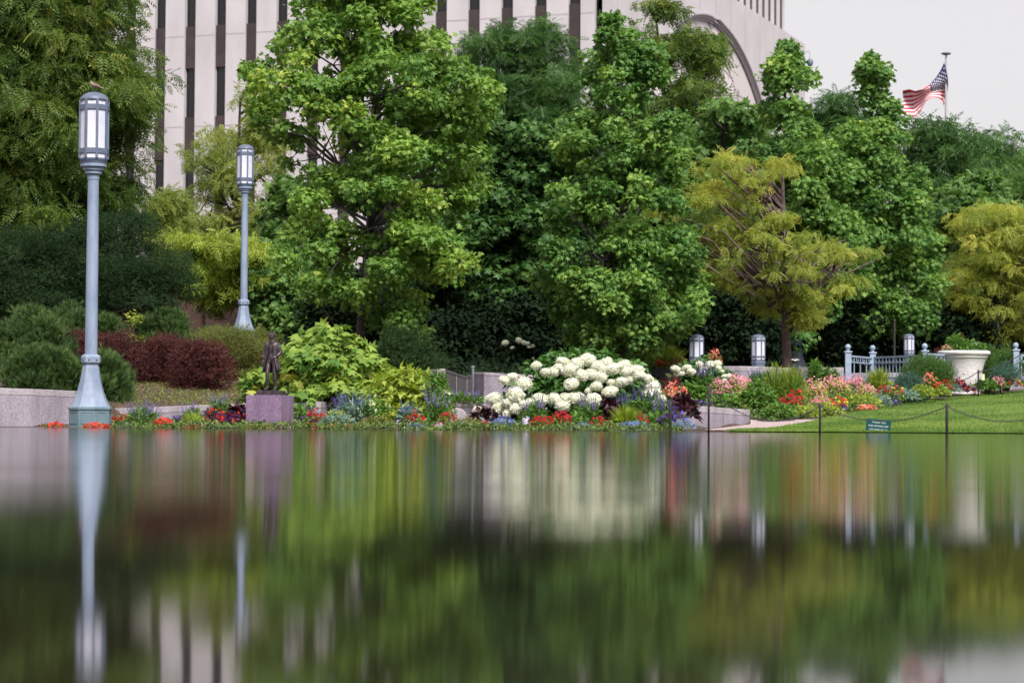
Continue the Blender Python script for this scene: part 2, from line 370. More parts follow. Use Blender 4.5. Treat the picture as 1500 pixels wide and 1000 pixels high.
def crown_centers(rng, prof, Y, n, depth=.8, rc=.3, front=.68, inner=.45, lumps=.12, bough=0):
    pts = [(P(l, y, Y), P(r, y, Y)) for y, l, r in prof]
    z = np.array([(a.z + b.z)/2 for a, b in pts])[::-1]; xl = np.array([a.x for a, b in pts])[::-1]; xr = np.array([b.x for a, b in pts])[::-1]
    zz = np.linspace(z[0], z[-1], 400); w = (np.interp(zz, z, xr) - np.interp(zz, z, xl)) / 2
    pr = np.maximum(w, .02) ** 1.2; pr /= pr.sum()
    h = rng.choice(zz, n, p=pr) + rng.normal(size=n) * .05
    h = np.clip(h, z[0] + rc*.3, z[-1] - rc*.3)
    l, r = np.interp(h, z, xl), np.interp(h, z, xr); c, hw = (l+r)/2, (r-l)/2
    ph = np.where(rng.random(n) < front, -1, 1) * np.arccos(1 - 2*rng.random(n)); 
    rho = inner + (1 - inner) * rng.random(n) ** .6
    rho *= 1 + lumps * np.sin(ph*3 + h*2.3 + 1) + lumps * .5 * rng.normal(size=n)
    e = np.maximum(hw - rc*.6, hw*.25)
    x = c + e * np.clip(rho, 0, 1.06) * np.cos(ph)
    y = Y + np.maximum(hw, .1) * depth * rho * np.sin(ph)
    Q = np.stack([x, y, h], 1)
    if bough:                                                          # gather most clumps into boughs, leaving gaps between them
        nb = max(6, int(n / bough)); B = [Q[0]]; pool = Q[rng.permutation(n)]
        k = 0
        while len(B) < nb:
            cand = pool[rng.integers(0, n, 8)]; dd = [min(np.linalg.norm((q - b)*np.array([1, .7, 1.3])) for b in B[-90:]) for q in cand]; B.append(cand[int(np.argmax(dd))])
        B = np.array(B); own = rng.integers(0, nb, n); keep = rng.random(n) < .05 + .75*np.clip((h - z[-1] + .22*(z[-1] - z[0]))/(.14*(z[-1] - z[0])), 0, 1)*(bough > 10)
        sg = rc * (.7 + .95 * rng.random(nb)) * np.minimum(1.0, .35 + np.interp(B[:, 2], z, xr - xl) / (rc*8))
        ax = rng.random(nb)*6.28; t = rng.normal(size=n) * sg[own] * 1.25
        off = np.stack([np.cos(ax[own])*t, np.sin(ax[own])*t, -.12*np.abs(t)], 1) + rng.normal(size=(n, 3)) * sg[own][:, None] * np.array([.75, .75, .62])
        G = B[own] + off
        gl, gr = np.interp(G[:, 2], z, xl), np.interp(G[:, 2], z, xr)
        mg = np.minimum(rc*.75, (gr - gl)*.36)
        G[:, 0] = np.clip(G[:, 0], gl + mg, gr - mg) + rng.normal(size=n)*rc*.12
        Q = np.where(keep[:, None], Q, G)
        Q[:, 2] = np.minimum(Q[:, 2], z[-1] - rc*.35)
    return Q, (z, xl, xr)

def limbs(mb, rng, trunk, centers, k, r0, rise=.6):
    """limbs from the trunk into the clumps, forking once"""
    tz = np.array([p[2] for p in trunk]); tp = np.array([list(p) for p in trunk])
    idx = rng.choice(len(centers), min(k, len(centers)), replace=False)
    for i in idx:
        e = centers[i]; j0 = np.argmin(np.abs(tz - e[2])); d = np.linalg.norm(e[:2] - tp[j0, :2])
        zs = np.clip(e[2] - rise * d, tz[0] + (tz[-1]-tz[0])*.22, tz[-1]*.98)
        s = np.array([np.interp(zs, tz, tp[:, q]) for q in range(3)])
        m = s + (e - s) * .5 + np.array([0, 0, .10*d]) + rng.normal(size=3) * .06 * d
        m2 = s + (e - s) * .8 + np.array([0, 0, .06*d]) + rng.normal(size=3) * .04 * d
        rr = r0 * (.25 + .25 * d / 2)
        mb.tube([s, m, m2, e], [rr, rr*.6, rr*.35, rr*.12], 5, cap=False)
        q = centers[rng.integers(len(centers))]
        near = np.argsort(np.linalg.norm(centers - m, axis=1))[1:4]
        for j in near:
            if np.linalg.norm(centers[j] - m) < 1.0: mb.tube([m, (m + centers[j])/2 + rng.normal(size=3)*.03, centers[j]], [rr*.4, rr*.25, rr*.08], 4, cap=False)

def tree(name, cat, label, prof, Y, base, top, r0, leaf, tmpl, size, n, rc, per, seed, bark='bark', group=None, flat=.6, nl=45,
         depth=.8, droop=.4, shell=.45, up=.6, rise=.6, wob=.08, stems=None, inner=.45, topr=.18, bough=9, jit=.6):
    rng = np.random.default_rng(seed)
    b = P(base[0], base[1], Y); t = P(top[0], top[1], Y)
    root = empty(name, tuple(b)); tag(root, label, cat, group)
    C, (z, xl, xr) = crown_centers(rng, prof, Y, n, depth, rc, inner=inner, bough=bough)
    cr = np.minimum(rc * (.6 + .75 * rng.random(len(C))), .06 + .30*(np.interp(C[:, 2], z, xr) - np.interp(C[:, 2], z, xl))); tc = rng.random(len(C))
    mb = MB(); bush_leaves(mb, rng, C, cr, per, tmpl, size, flat=flat, droop=droop, shell=shell, tintc=tc, up=up, jit=jit)
    off = np.array(b); mb.v = [(v - off).astype(np.float32) for v in mb.v]
    mb.build('crown', MT[leaf], root)
    tb = MB(); K = 9; tr = []
    for i in range(K):
        u = i / (K-1); p = b.lerp(t, u); amp = wob * math.sin(math.pi*min(1, u*1.2)) * (t.z - b.z) * .15
        p = Vector((p.x + rng.normal()*amp, p.y + rng.normal()*amp, p.z)); tr.append(p)
    tr[0] = b + Vector((0, 0, -.25)) ; rad = [r0*(1.25 if i == 0 else 1 - (1-topr)*i/(K-1)) for i in range(K)]
    tb.tube(tr, rad, 10)
    for st in (stems or []):
        a = Vector(tr[st[0]]); e = P(st[1], st[2], Y + st[3]); e.y = max(e.y, Y - .1)
        cv = [a.lerp(e, k/7) + Vector((rng.normal()*.02, rng.normal()*.02, -.22*(e-a).length*math.sin(math.pi*k/7)*(1 - k/9))) for k in range(8)]; cv[0] = a; tb.tube(cv, [r0*(.42 - .05*k) for k in range(8)], 7)
    limbs(tb, rng, tr[1:], C, nl, r0, rise)
    tb.v = [(v - off).astype(np.float32) for v in tb.v]
    tb.build('trunk', MT[bark], root, smooth=True)
    return root

def shrub(name, cat, label, prof, Y, leaf, tmpl, size, n, rc, per, seed, group=None, flat=.8, depth=.8, droop=.2, shell=.4, up=.5, jit=.5, twig='twig', nst=14, inner=.35, front=.68, bough=6):
    rng = np.random.default_rng(seed)
    yb = max(q[0] for q in prof); lb = [q for q in prof if q[0] == yb][0]
    b = P((lb[1] + lb[2]) / 2, yb, Y); root = empty(name, tuple(b)); tag(root, label, cat, group)
    C, _ = crown_centers(rng, prof, Y, n, depth, rc, inner=inner, front=front, bough=bough)
    cr = rc * (.6 + .75 * rng.random(len(C))); tc = rng.random(len(C))
    mb = MB(); bush_leaves(mb, rng, C, cr, per, tmpl, size, flat=flat, droop=droop, shell=shell, tintc=tc, up=up, jit=jit)
    off = np.array(b); mb.v = [(v - off).astype(np.float32) for v in mb.v]; mb.build('foliage', MT[leaf], root)
    tb = MB()
    for i in rng.choice(len(C), min(nst, len(C)), replace=False):
        e = C[i] - off; s = np.array([e[0]*.25, e[1]*.25, -.15]); m = s*.4 + e*.6 + np.array([0, 0, .1*e[2]]); tb.tube([s, m, e], [.014, .010, .004], 5, cap=False)
    tb.build('stems', MT[twig], root)
    return root, off, C

# ------------------------------------------------------------------ terrain
GC = [-900, 0, 112, 180, 390, 600, 640, 780, 940, 1040, 1085, 1112, 1240, 1400, 1500, 2400]
GR = {32.05: [-.01]*16, 32.5: [.01]*16,
 34.8: [0]*10 + [.02, .03, .08, .14, .18, .3],
 35.08: [0]*9 + [0, .02, .035, .085, .15, .19, .32],
 35.3: [.5, .5, .5, .02, .02, .02, .02, .02, .2, .02, .03, .05, .09, .16, .2, .34],
 35.7: [.53, .53, .53, .03, .03, .03, .03, .03, .36, .03, .04, .06, .10, .17, .21, .36],
 36.0: [.55, .55, .55, .04, .31, .04, .04, .03, .37, .03, .05, .07, .11, .19, .23, .4],
 36.25: [.56, .56, .56, .05, .32, .04, .04, .04, .38, .05, .06, .075, .12, .2, .245, .42],
 36.5: [.58, .58, .5, .34, .33, .05, .05, .05, .38, .06, .07, .08, .13, .21, .26, .45],
 37.2: [.64, .64, .55, .42, .38, .1, .06, .08, .40, .36, .10, .11, .15, .24, .29, .5],
 38.0: [.72, .72, .62, .50, .45, .2, .08, .15, .42, .41, .38, .16, .18, .28, .34, .55],
 39.5: [.9, .9, .8, .70, .60, .5, .5, .5, .48, .47, .46, .28, .26, .36, .42, .7],
 42.0: [1.1, 1.1, 1.0, .95, .85, .85, .9, .9, .62, .6, .55, .45, .38, .48, .54, .85],
 44.0: [1.2, 1.2, 1.2, 1.15, 1.05, 1, 1, 1, .75, .7, .65, .55, .46, .56, .63, .95],
 48.0: [1.5, 1.5, 1.5, 1.5, 1.4, 1.2, 1.2, 1.2, .95, .9, .85, .8, .72, .74, .80, 1.1],
 56.0: [2, 2, 2, 2, 2, 1.7, 1.6, 1.6, 1.4, 1.35, 1.3, 1.2, 1.1, 1.1, 1.15, 1.4],
 70.0: [2.2]*16, 130.0: [2.2]*16, 400.0: [2.2]*16, 4000.0: [2.2]*16}
GY = sorted(GR)
def gz(x, Y):
    px = 750 + x * F / max(Y, 1)
    a = [float(np.interp(px, GC, GR[y])) for y in GY]
    return float(np.interp(Y, GY, a))
def sheet(name, m, rows, dz, label=None, kind='structure'):
    """rows: list of (Y, px_left, px_right, nx)"""
    V, Fs = [], []; nx = rows[0][3]
    for Y, a, b, _ in rows:
        for i in range(nx + 1):
            px = a + (b - a) * i / nx; x = (px - 750) * Y / F; V.append((x, Y, gz(x, Y) + dz))
    for r in range(len(rows) - 1):
        for i in range(nx):
            k = r*(nx+1) + i; Fs.append((k, k+1, k+nx+2, k+nx+1))
    mb = MB(); mb.add(V, Fs); o = mb.build(name, m, smooth=True); tag(o, label, kind=kind); return o

soil = mat('soil_mulch', (0.035, 0.022, 0.016), 0.95, (0.10, 0.065, 0.045), 14, 1.0, 40)
ys = sorted(set(list(GY) + [33, 34, 33.5, 34.4, 35.5, 36.8, 37.6, 38.4, 39, 40, 40.7, 41.4, 43, 45, 46, 47, 50, 52, 54, 60, 65, 85, 100, 200, 1200]))
sheet('ground', soil, [(y, -900, 2400, 330) for y in ys], 0)
# wide dark bed of the pool, carrying the land on beyond the frame
mb = MB(); mb.add([(-700, -300, -.6), (700, -300, -.6), (700, 32.05, -.6), (-700, 32.05, -.6)], [(0, 1, 2, 3)])
mb.add([(-700, 32.05, -.6), (700, 32.05, -.6), (700, 32.06, -.012), (-700, 32.06, -.012)], [(0, 1, 2, 3)])
tag(mb.build('pool_floor', mat('pool_floor', (0.02, 0.02, 0.022), 0.8)), kind='structure')

def water_mat():
    m, n, b = new_mat('pool_water')
    b.inputs['Base Color'].default_value = (0.012, 0.009, 0.007, 1); b.inputs['Roughness'].default_value = 0.052
    b.inputs['IOR'].default_value = 1.5
    tc = n.nodes.new('ShaderNodeTexCoord')
    mp = n.nodes.new('ShaderNodeMapping'); mp.inputs['Scale'].default_value = (0.25, 1.0, 1)
    nz = n.nodes.new('ShaderNodeTexNoise'); nz.inputs['Scale'].default_value = 2.2; nz.inputs['Detail'].default_value = 3
    n.links.new(tc.outputs['Object'], mp.inputs['Vector']); n.links.new(mp.outputs[0], nz.inputs['Vector'])
    bp = n.nodes.new('ShaderNodeBump'); bp.inputs['Strength'].default_value = 0.5; bp.inputs['Distance'].default_value = 0.004
    n.links.new(nz.outputs['Fac'], bp.inputs['Height']); n.links.new(bp.outputs[0], b.inputs['Normal'])
    return m
WM = water_mat(); mb = MB(); W, E = 700, 32.0; X0, Y0, Y1 = 3.6, -.6, 9.0
nx, ny = 90, 620; gx = np.linspace(-X0, X0, nx+1); gy = Y0 + (Y1 - Y0)*np.linspace(0, 1, ny+1)**1.6
GXX, GYY = np.meshgrid(gx, gy)
slope = np.interp(GYY, [-.6, .3, .6, .74, .86, 1.0, 1.2, 1.6, 2.0, 3.5, 6, 9], [0, .016, .016, .0135, .008, .001, -.004, -.008, -.007, -.003, -.001, 0])   # slow swell near the lens
slope = slope + .0035*np.cos(2*np.pi*(GYY - .7 + .12*np.sin(GXX*2.3 + .6))/.34)*np.clip((3 - GYY)/1.5, 0, 1) + .002*np.sin(GYY*5 + GXX*6)*np.clip((6 - GYY)/4, 0, 1)
slope = slope*np.clip((GYY - Y0)/.3, 0, 1)*np.clip((Y1 - GYY)/1, 0, 1)*np.clip((X0 - np.abs(GXX))/1.2, 0, 1)
dY = np.diff(gy)[:, None]; ZW = np.vstack([np.zeros((1, nx+1)), np.cumsum((slope[1:] + slope[:-1])/2*dY, 0)]); ZW -= ZW[-1:, :]
ZW *= np.clip((GYY - Y0)/.4, 0, 1)
V = np.stack([GXX, GYY, ZW], 2).reshape(-1, 3); ii, jj = np.meshgrid(np.arange(ny), np.arange(nx), indexing='ij'); a = (ii*(nx+1) + jj).ravel()
mb.add(V, np.stack([a, a+1, a+nx+2, a+nx+1], 1))
mb.add([(-W, -300, 0), (W, -300, 0), (W, Y0, 0), (X0, Y0, 0), (-X0, Y0, 0), (-W, Y0, 0), (-W, Y1, 0), (-X0, Y1, 0), (X0, Y1, 0), (W, Y1, 0), (W, E, 0), (-W, E, 0)],
       [(0, 1, 2, 3, 4, 5), (5, 4, 7, 6), (3, 2, 9, 8), (6, 7, 8, 9, 10, 11)])
mb.add([(-W, E, 0), (W, E, 0), (W, E+.03, -.012), (-W, E+.03, -.012)], [(0, 1, 2, 3)])
tag(mb.build('water', WM, smooth=True), kind='structure')

# lawn and gravel
LB = [(1060, 32.0), (1075, 32.6), (1110, 33.6), (1150, 35.6), (1200, 38.2), (1250, 40.6), (1300, 42.8), (1360, 45.2), (1420, 47.0), (1500, 49.0), (1650, 51), (2300, 52)]
def lawn_left(Y): return float(np.interp(Y, [q[1] for q in LB], [q[0] for q in LB]))
lawnm = mat('lawn', (0.072, 0.135, 0.016), 0.9, (0.11, 0.175, 0.028), 1.3, 0.8, 60)
sheet('lawn', lawnm, [(y, lawn_left(y), 2400, 60) for y in np.linspace(32.06, 51.9, 90)], .022)
gravel = mat('gravel', (0.30, 0.21, 0.22), 0.9, (0.52, 0.42, 0.42), 30, 0.8, 60)
GP = [(32.5, 995, 1080), (33.2, 1000, 1105), (34, 1015, 1122), (35, 1030, 1142), (36, 1060, 1160), (37, 1100, 1180), (37.6, 1100, 1192), (38.3, 1140, 1206)]
sheet('gravel_path', gravel, [(float(y), float(np.interp(y, [g[0] for g in GP], [g[1] for g in GP])), float(np.interp(y, [g[0] for g in GP], [g[2] for g in GP])), 16) for y in np.linspace(32.5, 38.3, 40)], .014)
rng = np.random.default_rng(5)
N = 150000
Yb = 32.07 + (51.5 - 32.07) * rng.random(N) ** 1.4; ll = np.interp(Yb, [q[1] for q in LB], [q[0] for q in LB])
pxb = ll + 1 + (2150 - ll) * rng.random(N); ok = pxb > ll; Yb, pxb = Yb[ok], pxb[ok]
xb = (pxb - 750) * Yb / F
pos = np.stack([xb, Yb, [gz(x, y) + .018 for x, y in zip(xb, Yb)]], 1)
mb = MB(); k = len(pos)
mb.cloud(T([(-.16, 0, 0), (.16, 0, 0), (0, 1, 0)], [(0, 1, 2)]), pos, np.array([0, 0, 1]) + rng.normal(size=(k, 3))*.35, rng.normal(size=(k, 3)) + np.array([0, -1, 0]), .018 + .022*rng.random(k), 0, rng.random(k))
tag(mb.build('grass', mat('grass_blade', (0.060, 0.125, 0.016), 0.7, (0.15, 0.225, 0.04), 0.9, spec=.2, stretch=(1, .6, 1), fac=(.38, .62))), 'short mown lawn grass sloping up from the water', kind='stuff')

# ------------------------------------------------------------------ buildings
def tower():
    c0 = np.array(((870-750)/F*150, 150.0)); d = np.array((-2.7, 1.0)); d /= np.linalg.norm(d)
    n = np.array((d[1], -d[0])); n = n if n[1] < 0 else -n            # outward, to the camera
    root = empty('office_tower', (c0[0], c0[1], 0)); tag(root, 'tall pale office tower with white concrete piers and dark window strips behind the trees', 'office building')
    rz = math.atan2(d[1], d[0])
    def bx(mb, s0, s1, o0, o1, z0, z1):                                # along the face, outwards
        c = d*(s0+s1)/2 + n*(o0+o1)/2; mb.box((c[0], c[1], (z0+z1)/2), (abs(s1-s0), abs(o1-o0), z1-z0), rz)
    TOP = 62
    core = MB(); bx(core, 0, 62, -14, -.2, 0, TOP); core.build('window_strip_glass', MT['window'], root)
    # pier edges read off the photograph
    k = lambda px: solve(px)
    def solve(px):
        q = (px - 750)/F; return (q*c0[1] - c0[0]) / (d[0] - q*d[1])
    strips = [(831, 849), (781, 799), (731, 749), (683, 700), (637, 653)]
    x = 637.0; sp = [637-592]
    st = [(solve(b), solve(a)) for a, b in strips]
    step = st[1][0] - st[0][0]; w = st[0][1] - st[0][0]
    allst = [(st[0][0] + step*i, st[0][0] + step*i + w) for i in range(18)]
    prev = 0.0
    for i, (a, b) in enumerate(allst):
        m = MB(); bx(m, prev, a, -.6, .16, 0, TOP); j = m
        for z in (1.5, 7.9, 14.2, 20.5, 26.8, 33.1, 39.4): bx(j, prev+.02, a-.02, .155, .172, z, z+.08); j.m[-1][:] = 1
        m.build('pier', [MT['concrete'], MT['groove']], root)
        for q in range(1, 5):
            s = MB(); z0 = 18.3 - 6.3*2 + 6.3*q; bx(s, a+.06, b-.02, -.3, .02, z0, z0+2.9); s.build('spandrel', MT['spandrel'], root)
        m = MB(); bx(m, a, a+.05, -.5, .12, 0, TOP); m.build('window_frame', MT['spandrel'], root)
        prev = b
    m = MB(); bx(m, prev, 62, -.6, .25, 0, TOP); m.build('pier', MT['concrete'], root)
    lit = bpy.data.materials.new('lit_ceiling'); lit.use_nodes = True
    bb = lit.node_tree.nodes['Principled BSDF']; bb.inputs['Emission Color'].default_value = (1, .55, .2, 1); bb.inputs['Emission Strength'].default_value = .8
    for i, z in ((15, 19.6), (14, 27.5), (16, 19.9), (3, 29.6), (12, 29.8)):
        if i < len(allst): a, b = allst[i]; glow = MB(); bx(glow, a+.12, b-.12, -.3, -.18, z, z+.28); glow.build('lit_window', lit, root)
    # roof slab
    m = MB(); bx(m, 0, 62, -14, .3, TOP, TOP+1.5); m.build('roof', MT['concrete'], root)
tower()

def wing():
    c0 = np.array(((880-750)/F*149.6, 149.6)); d = np.array((.385, 1.0)); d /= np.linalg.norm(d)
    n = np.array((d[1], -d[0])) ; n = n if n[1] < 0 else -n           # outward: to the right and camera
    root = empty('office_wing', (c0[0], c0[1], 0)); tag(root, 'pale stone wing with a huge round carved map and a sloping roofline edge', 'office building')
    rz = math.atan2(d[1], d[0]); SE, TOP = 54.4, 33.2
    def pt(s, o, z): q = d*s + n*o; return (q[0], q[1], z)
    # face with a round opening
    cs, cz, R = 26.0, 8.0, 22.5
    V, Fs = [], []; K = 72
    ring, out = [], []
    for i in range(K + 1):
        a = math.pi * i / K; s, z = cs + R*math.cos(a), cz + R*math.sin(a); ring.append((s, z))
        ca, sa = math.cos(a), math.sin(a); ts = []
        if ca > 1e-6: ts.append((SE - cs)/ca)
        if ca < -1e-6: ts.append((0 - cs)/ca)
        if sa > 1e-6: ts.append((TOP - cz)/sa)
        t = min(ts); out.append((cs + ca*t, cz + sa*t))
    cor = [(SE, TOP), (0, TOP)]
    for i in range(K + 1): V += [pt(*ring[i][:1], 0, ring[i][1]), pt(out[i][0], 0, out[i][1]), pt(ring[i][0], -.28, ring[i][1])]
    for i in range(K):
        a, b = 3*i, 3*(i+1); (s0, z0), (s1, z1) = out[i], out[i+1]
        Fs.append((a, a+1, b+1, b)); Fs.append((a, b, b+2, a+2))
        for cnr in cor:                                                # corner triangles
            if (abs(s0-s1) > 1e-4 and abs(z0-z1) > 1e-4) and min(abs(cnr[0]-s0), abs(cnr[0]-s1)) < 1e-4:
                V.append(pt(cnr[0], 0, cnr[1])); Fs.append((a+1, 3*(K+1) + len(V) - 3*(K+1) - 1, b+1)) 
    m = MB(); m.add(V, [f for f in Fs]); 
    b0 = len(V)
    # below the centre line, roof, end and rear
    m.add([pt(0, 0, 0), pt(cs-R, 0, 0), pt(cs-R, 0, cz), pt(0, 0, cz), pt(cs+R, 0, 0), pt(SE, 0, 0), pt(SE, 0, cz), pt(cs+R, 0, cz)], [(0, 1, 2, 3), (4, 5, 6, 7)])
    m.add([pt(SE, 0, 0), pt(SE, -30, 0), pt(SE, -30, TOP), pt(SE, 0, TOP)], [(0, 1, 2, 3)])
    m.add([pt(0, 0, TOP), pt(SE, 0, TOP), pt(SE, -30, TOP), pt(16, -30, TOP), pt(16, -.5, TOP), pt(0, -.5, TOP)], [(0, 1, 2, 3, 4, 5)])
    g = m
    for s in (3, 7.2, 11.4, 43.5, 47.1, 50.7, 18.0, 22.2, 26.4, 30.6, 34.8, 39.2):
        zb = 0 if not (cs-R < s < cs+R) else cz + math.sqrt(max(0, R*R - (s-cs)**2)) + .7
        c = d*s + n*.02; g.box((c[0], c[1], (zb+TOP)/2), (.06, .05, TOP-zb-.05), rz, 1)
    m.build('wall', [MT['concrete2'], MT['groove']], root)
    dk = MB(); Vd = [pt(cs, -.26, cz)] + [pt(s, -.26, z) for s, z in ring]; dk.add(Vd, [(0, i+1, i+2) for i in range(K)])
    dk.add([pt(cs-R, -.26, 0), pt(cs+R, -.26, 0), pt(cs+R, -.26, cz), pt(cs-R, -.26, cz)], [(0, 1, 2, 3)])
    dk.build('carved_map', MT['mapstone'], root)
    rg = MB()
    for r, w_, o in ((R+.25, .15, .05), (R-.1, .08, -.15)):
        pts = [pt(cs + r*math.cos(math.pi*i/60), o, cz + r*math.sin(math.pi*i/60)) for i in range(61)]
        rg.tube(pts, w_, 8)
    rg.build('round_frame', MT['ring'], root, smooth=True)
    # set-back upper block with close vertical slits
    u = MB()
    def bx(mb, s0, s1, o0, o1, z0, z1):
        c = d*(s0+s1)/2 + n*(o0+o1)/2; mb.box((c[0], c[1], (z0+z1)/2), (abs(s1-s0), abs(o1-o0), z1-z0), rz)
    bx(u, 20, 52.3, -28, -1.3, TOP, TOP+14); u.build('upper_block', MT['concrete2'], root)
    for i in range(13):
        s = 51.2 - 1.95*i; q = MB(); bx(q, s-.42, s, -1.4, -1.22, TOP+.25, TOP+13.6); q.build('slit_window', MT['spandrel'], root)
    # corner security camera
    e = pt(SE, -.4, TOP-.9); cm = MB(); cm.tube([e, (e[0]+.75, e[1]-.2, e[2]+.3), (e[0]+.8, e[1]-.2, e[2]-.5)], .05, 8); cm.build('camera_bracket', MT['rail'], root)
    cd = MB(); cd.lathe([(0, -1.05), (.18, -1.0), (.27, -.8), (.27, -.55), (.16, -.42), (0, -.4)], 14, (e[0]+.8, e[1]-.2, e[2])); cd.build('camera_dome', MT['lampdark'], root, smooth=True)
wing()

# dark red stone wall deep under the left trees
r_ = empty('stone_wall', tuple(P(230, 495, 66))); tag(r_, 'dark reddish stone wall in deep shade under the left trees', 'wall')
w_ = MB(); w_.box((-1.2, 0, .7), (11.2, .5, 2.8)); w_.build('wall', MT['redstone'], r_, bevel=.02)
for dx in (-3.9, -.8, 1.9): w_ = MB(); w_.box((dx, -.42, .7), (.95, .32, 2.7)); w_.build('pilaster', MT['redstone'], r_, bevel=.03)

# ------------------------------------------------------------------ granite walls
def gwall(label, path, th, zb, mt='granite', cap=.10, joints=0.95, cat='wall'):
    """path: (px, py_top, Y) along the front top edge"""
    pts = [P(*q) for q in path]; fine = []
    for i in range(len(pts)-1):
        for k in range(4): fine.append(pts[i].lerp(pts[i+1], k/4))
    fine.append(pts[-1])
    o = Vector((fine[0].x, fine[0].y, 0)); root = empty('granite_wall', tuple(o)); tag(root, label, cat)
    def strip(mb, f0, f1, za, zb_):
        V, Fs = [], []
        for i, p in enumerate(fine):
            t = (fine[min(i+1, len(fine)-1)] - fine[max(i-1, 0)]); t.z = 0; t.normalize(); nn = Vector((t.y, -t.x, 0))
            nn = nn if nn.y < 0 else -nn
            A, B = p + nn*f0, p - nn*f1
            for q, z in ((A, za(p)), (A, zb_(p)), (B, zb_(p)), (B, za(p))): V.append((q.x - o.x, q.y - o.y, z))
        for i in range(len(fine)-1):
            for j in range(4): Fs.append((4*i+j, 4*i+(j+1) % 4, 4*i+4+(j+1) % 4, 4*i+4+j))
        Fs += [(0, 3, 2, 1), tuple(4*(len(fine)-1)+j for j in range(4))]; mb.add(V, Fs)
    b = MB(); strip(b, 0, th, lambda p: zb, lambda p: p.z - cap)
    c = MB(); strip(c, .006, th + .006, lambda p: p.z - cap + .001, lambda p: p.z); c.build('coping', MT[mt + '_cap' if mt == 'granite' else mt], root, bevel=.008)
    # open vertical joints
    L0 = 0; g = MB(); have = False
    for i in range(len(fine)-1):
        t = fine[i+1] - fine[i]; seg = t.length
        L0 += seg
        if L0 > joints:
            L0 = 0; p = fine[i+1]; tt = Vector((t.x, t.y, 0)).normalized(); rz = math.atan2(tt.y, tt.x)
            b.box((p.x-o.x, p.y-o.y-.002, (zb + p.z - cap)/2), (.006, .012, p.z-cap-zb), rz, 1)
    b.build('body', [MT[mt], MT['groove']], root)
    return root
gwall('curved lavender granite wall at far left beside the tall lamp', [(-420, 558, 34.2), (-200, 562, 34.7), (0, 568, 35), (60, 570, 35.1), (111, 572.5, 35.1)], .35, -.1, joints=.5)
gwall('low granite kerb wall below the mulch slope left of the statue', [(120, 599, 36.6), (200, 597, 36.3), (290, 593, 36.0), (395, 590, 35.6), (470, 588, 35.4)], .3, -.1)
gwall('low granite wall ending in a square corner beside the gravel path', [(940, 590, 35.0), (985, 592, 35.3), (1040, 595.5, 36.2), (1098, 600, 37.4)], .35, -.1)
gwall('granite pillar at the left of the sunken wall recess', [(640, 540, 37.2), (652, 540, 37.2)], .35, -.1, cap=.05)
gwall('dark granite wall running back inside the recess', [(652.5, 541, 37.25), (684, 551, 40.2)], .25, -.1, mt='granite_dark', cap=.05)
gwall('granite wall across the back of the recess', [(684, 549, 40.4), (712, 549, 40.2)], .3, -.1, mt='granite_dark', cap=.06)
gwall('broad granite block right of the recess behind the white hydrangea', [(694, 545, 38.4), (709, 545.3, 38.0), (745, 547, 37.9), (800, 550, 38.3), (880, 553, 38.8)], .4, -.1, cap=.05)
gwall('low granite ledge in front of the recess', [(648, 591, 36.0), (713, 592, 36.0)], .3, -.1, cap=.05)
gwall('grey granite wall carrying the second lantern', [(1052, 536, 45.4), (1085, 536, 45.2), (1145, 538, 45.2), (1160, 539, 45.3)], .4, .2, joints=.7)
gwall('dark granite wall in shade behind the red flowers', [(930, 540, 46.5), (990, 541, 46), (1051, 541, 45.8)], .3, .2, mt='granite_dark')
gwall('stone capped low wall under the trees left of the railing', [(1170, 537.5, 54), (1215, 538, 53.5), (1236, 538, 53.5)], .4, .6)
gwall('grey wall behind the blue railing', [(1236, 546, 50.5), (1300, 546, 50), (1400, 543, 50), (1520, 541, 51.5), (1700, 540, 52)], .3, .4, mt='granite')
# rounded stone in front of the ledge
rs = empty('rounded_stone', tuple(P(670, 608, 35.5))); tag(rs, 'rounded grey stone disc standing before the low granite ledge', 'stone')
m = MB(); Vv = []; n_ = 20
for yy, rr in ((-.06, .125), (-.045, .14), (.045, .14), (.06, .125)):
    for i in range(n_ + 1): a = math.pi*i/n_; Vv.append((rr*math.cos(a), yy, rr*math.sin(a)*.85 - .01))
    Vv += [(-rr, yy, -.15), (rr, yy, -.15)]
w = n_ + 3; Fs = [tuple(range(w)), tuple(3*w+i for i in range(w))[::-1]]
for k in range(3): Fs += [(k*w+i, k*w+(i+1) % w, (k+1)*w+(i+1) % w, (k+1)*w+i) for i in range(w)]
m.add(Vv, Fs); m.build('disc', MT['granite_cap'], rs)
# thin steel slot post in the recess
sp_ = MB(); sp_.tube([(0, 0, 0), (0, 0, .75)], .022, 8); sp_.lathe([(.035, .75), (.035, .77), (0, .79)], 8)
o = sp_.build('steel_post', mat('steel', (.5, .5, .55), .25, metal=.9)); o.location = P(692, 606, 37.8); tag(o, 'thin steel post in the dark slot of the granite recess', 'post')

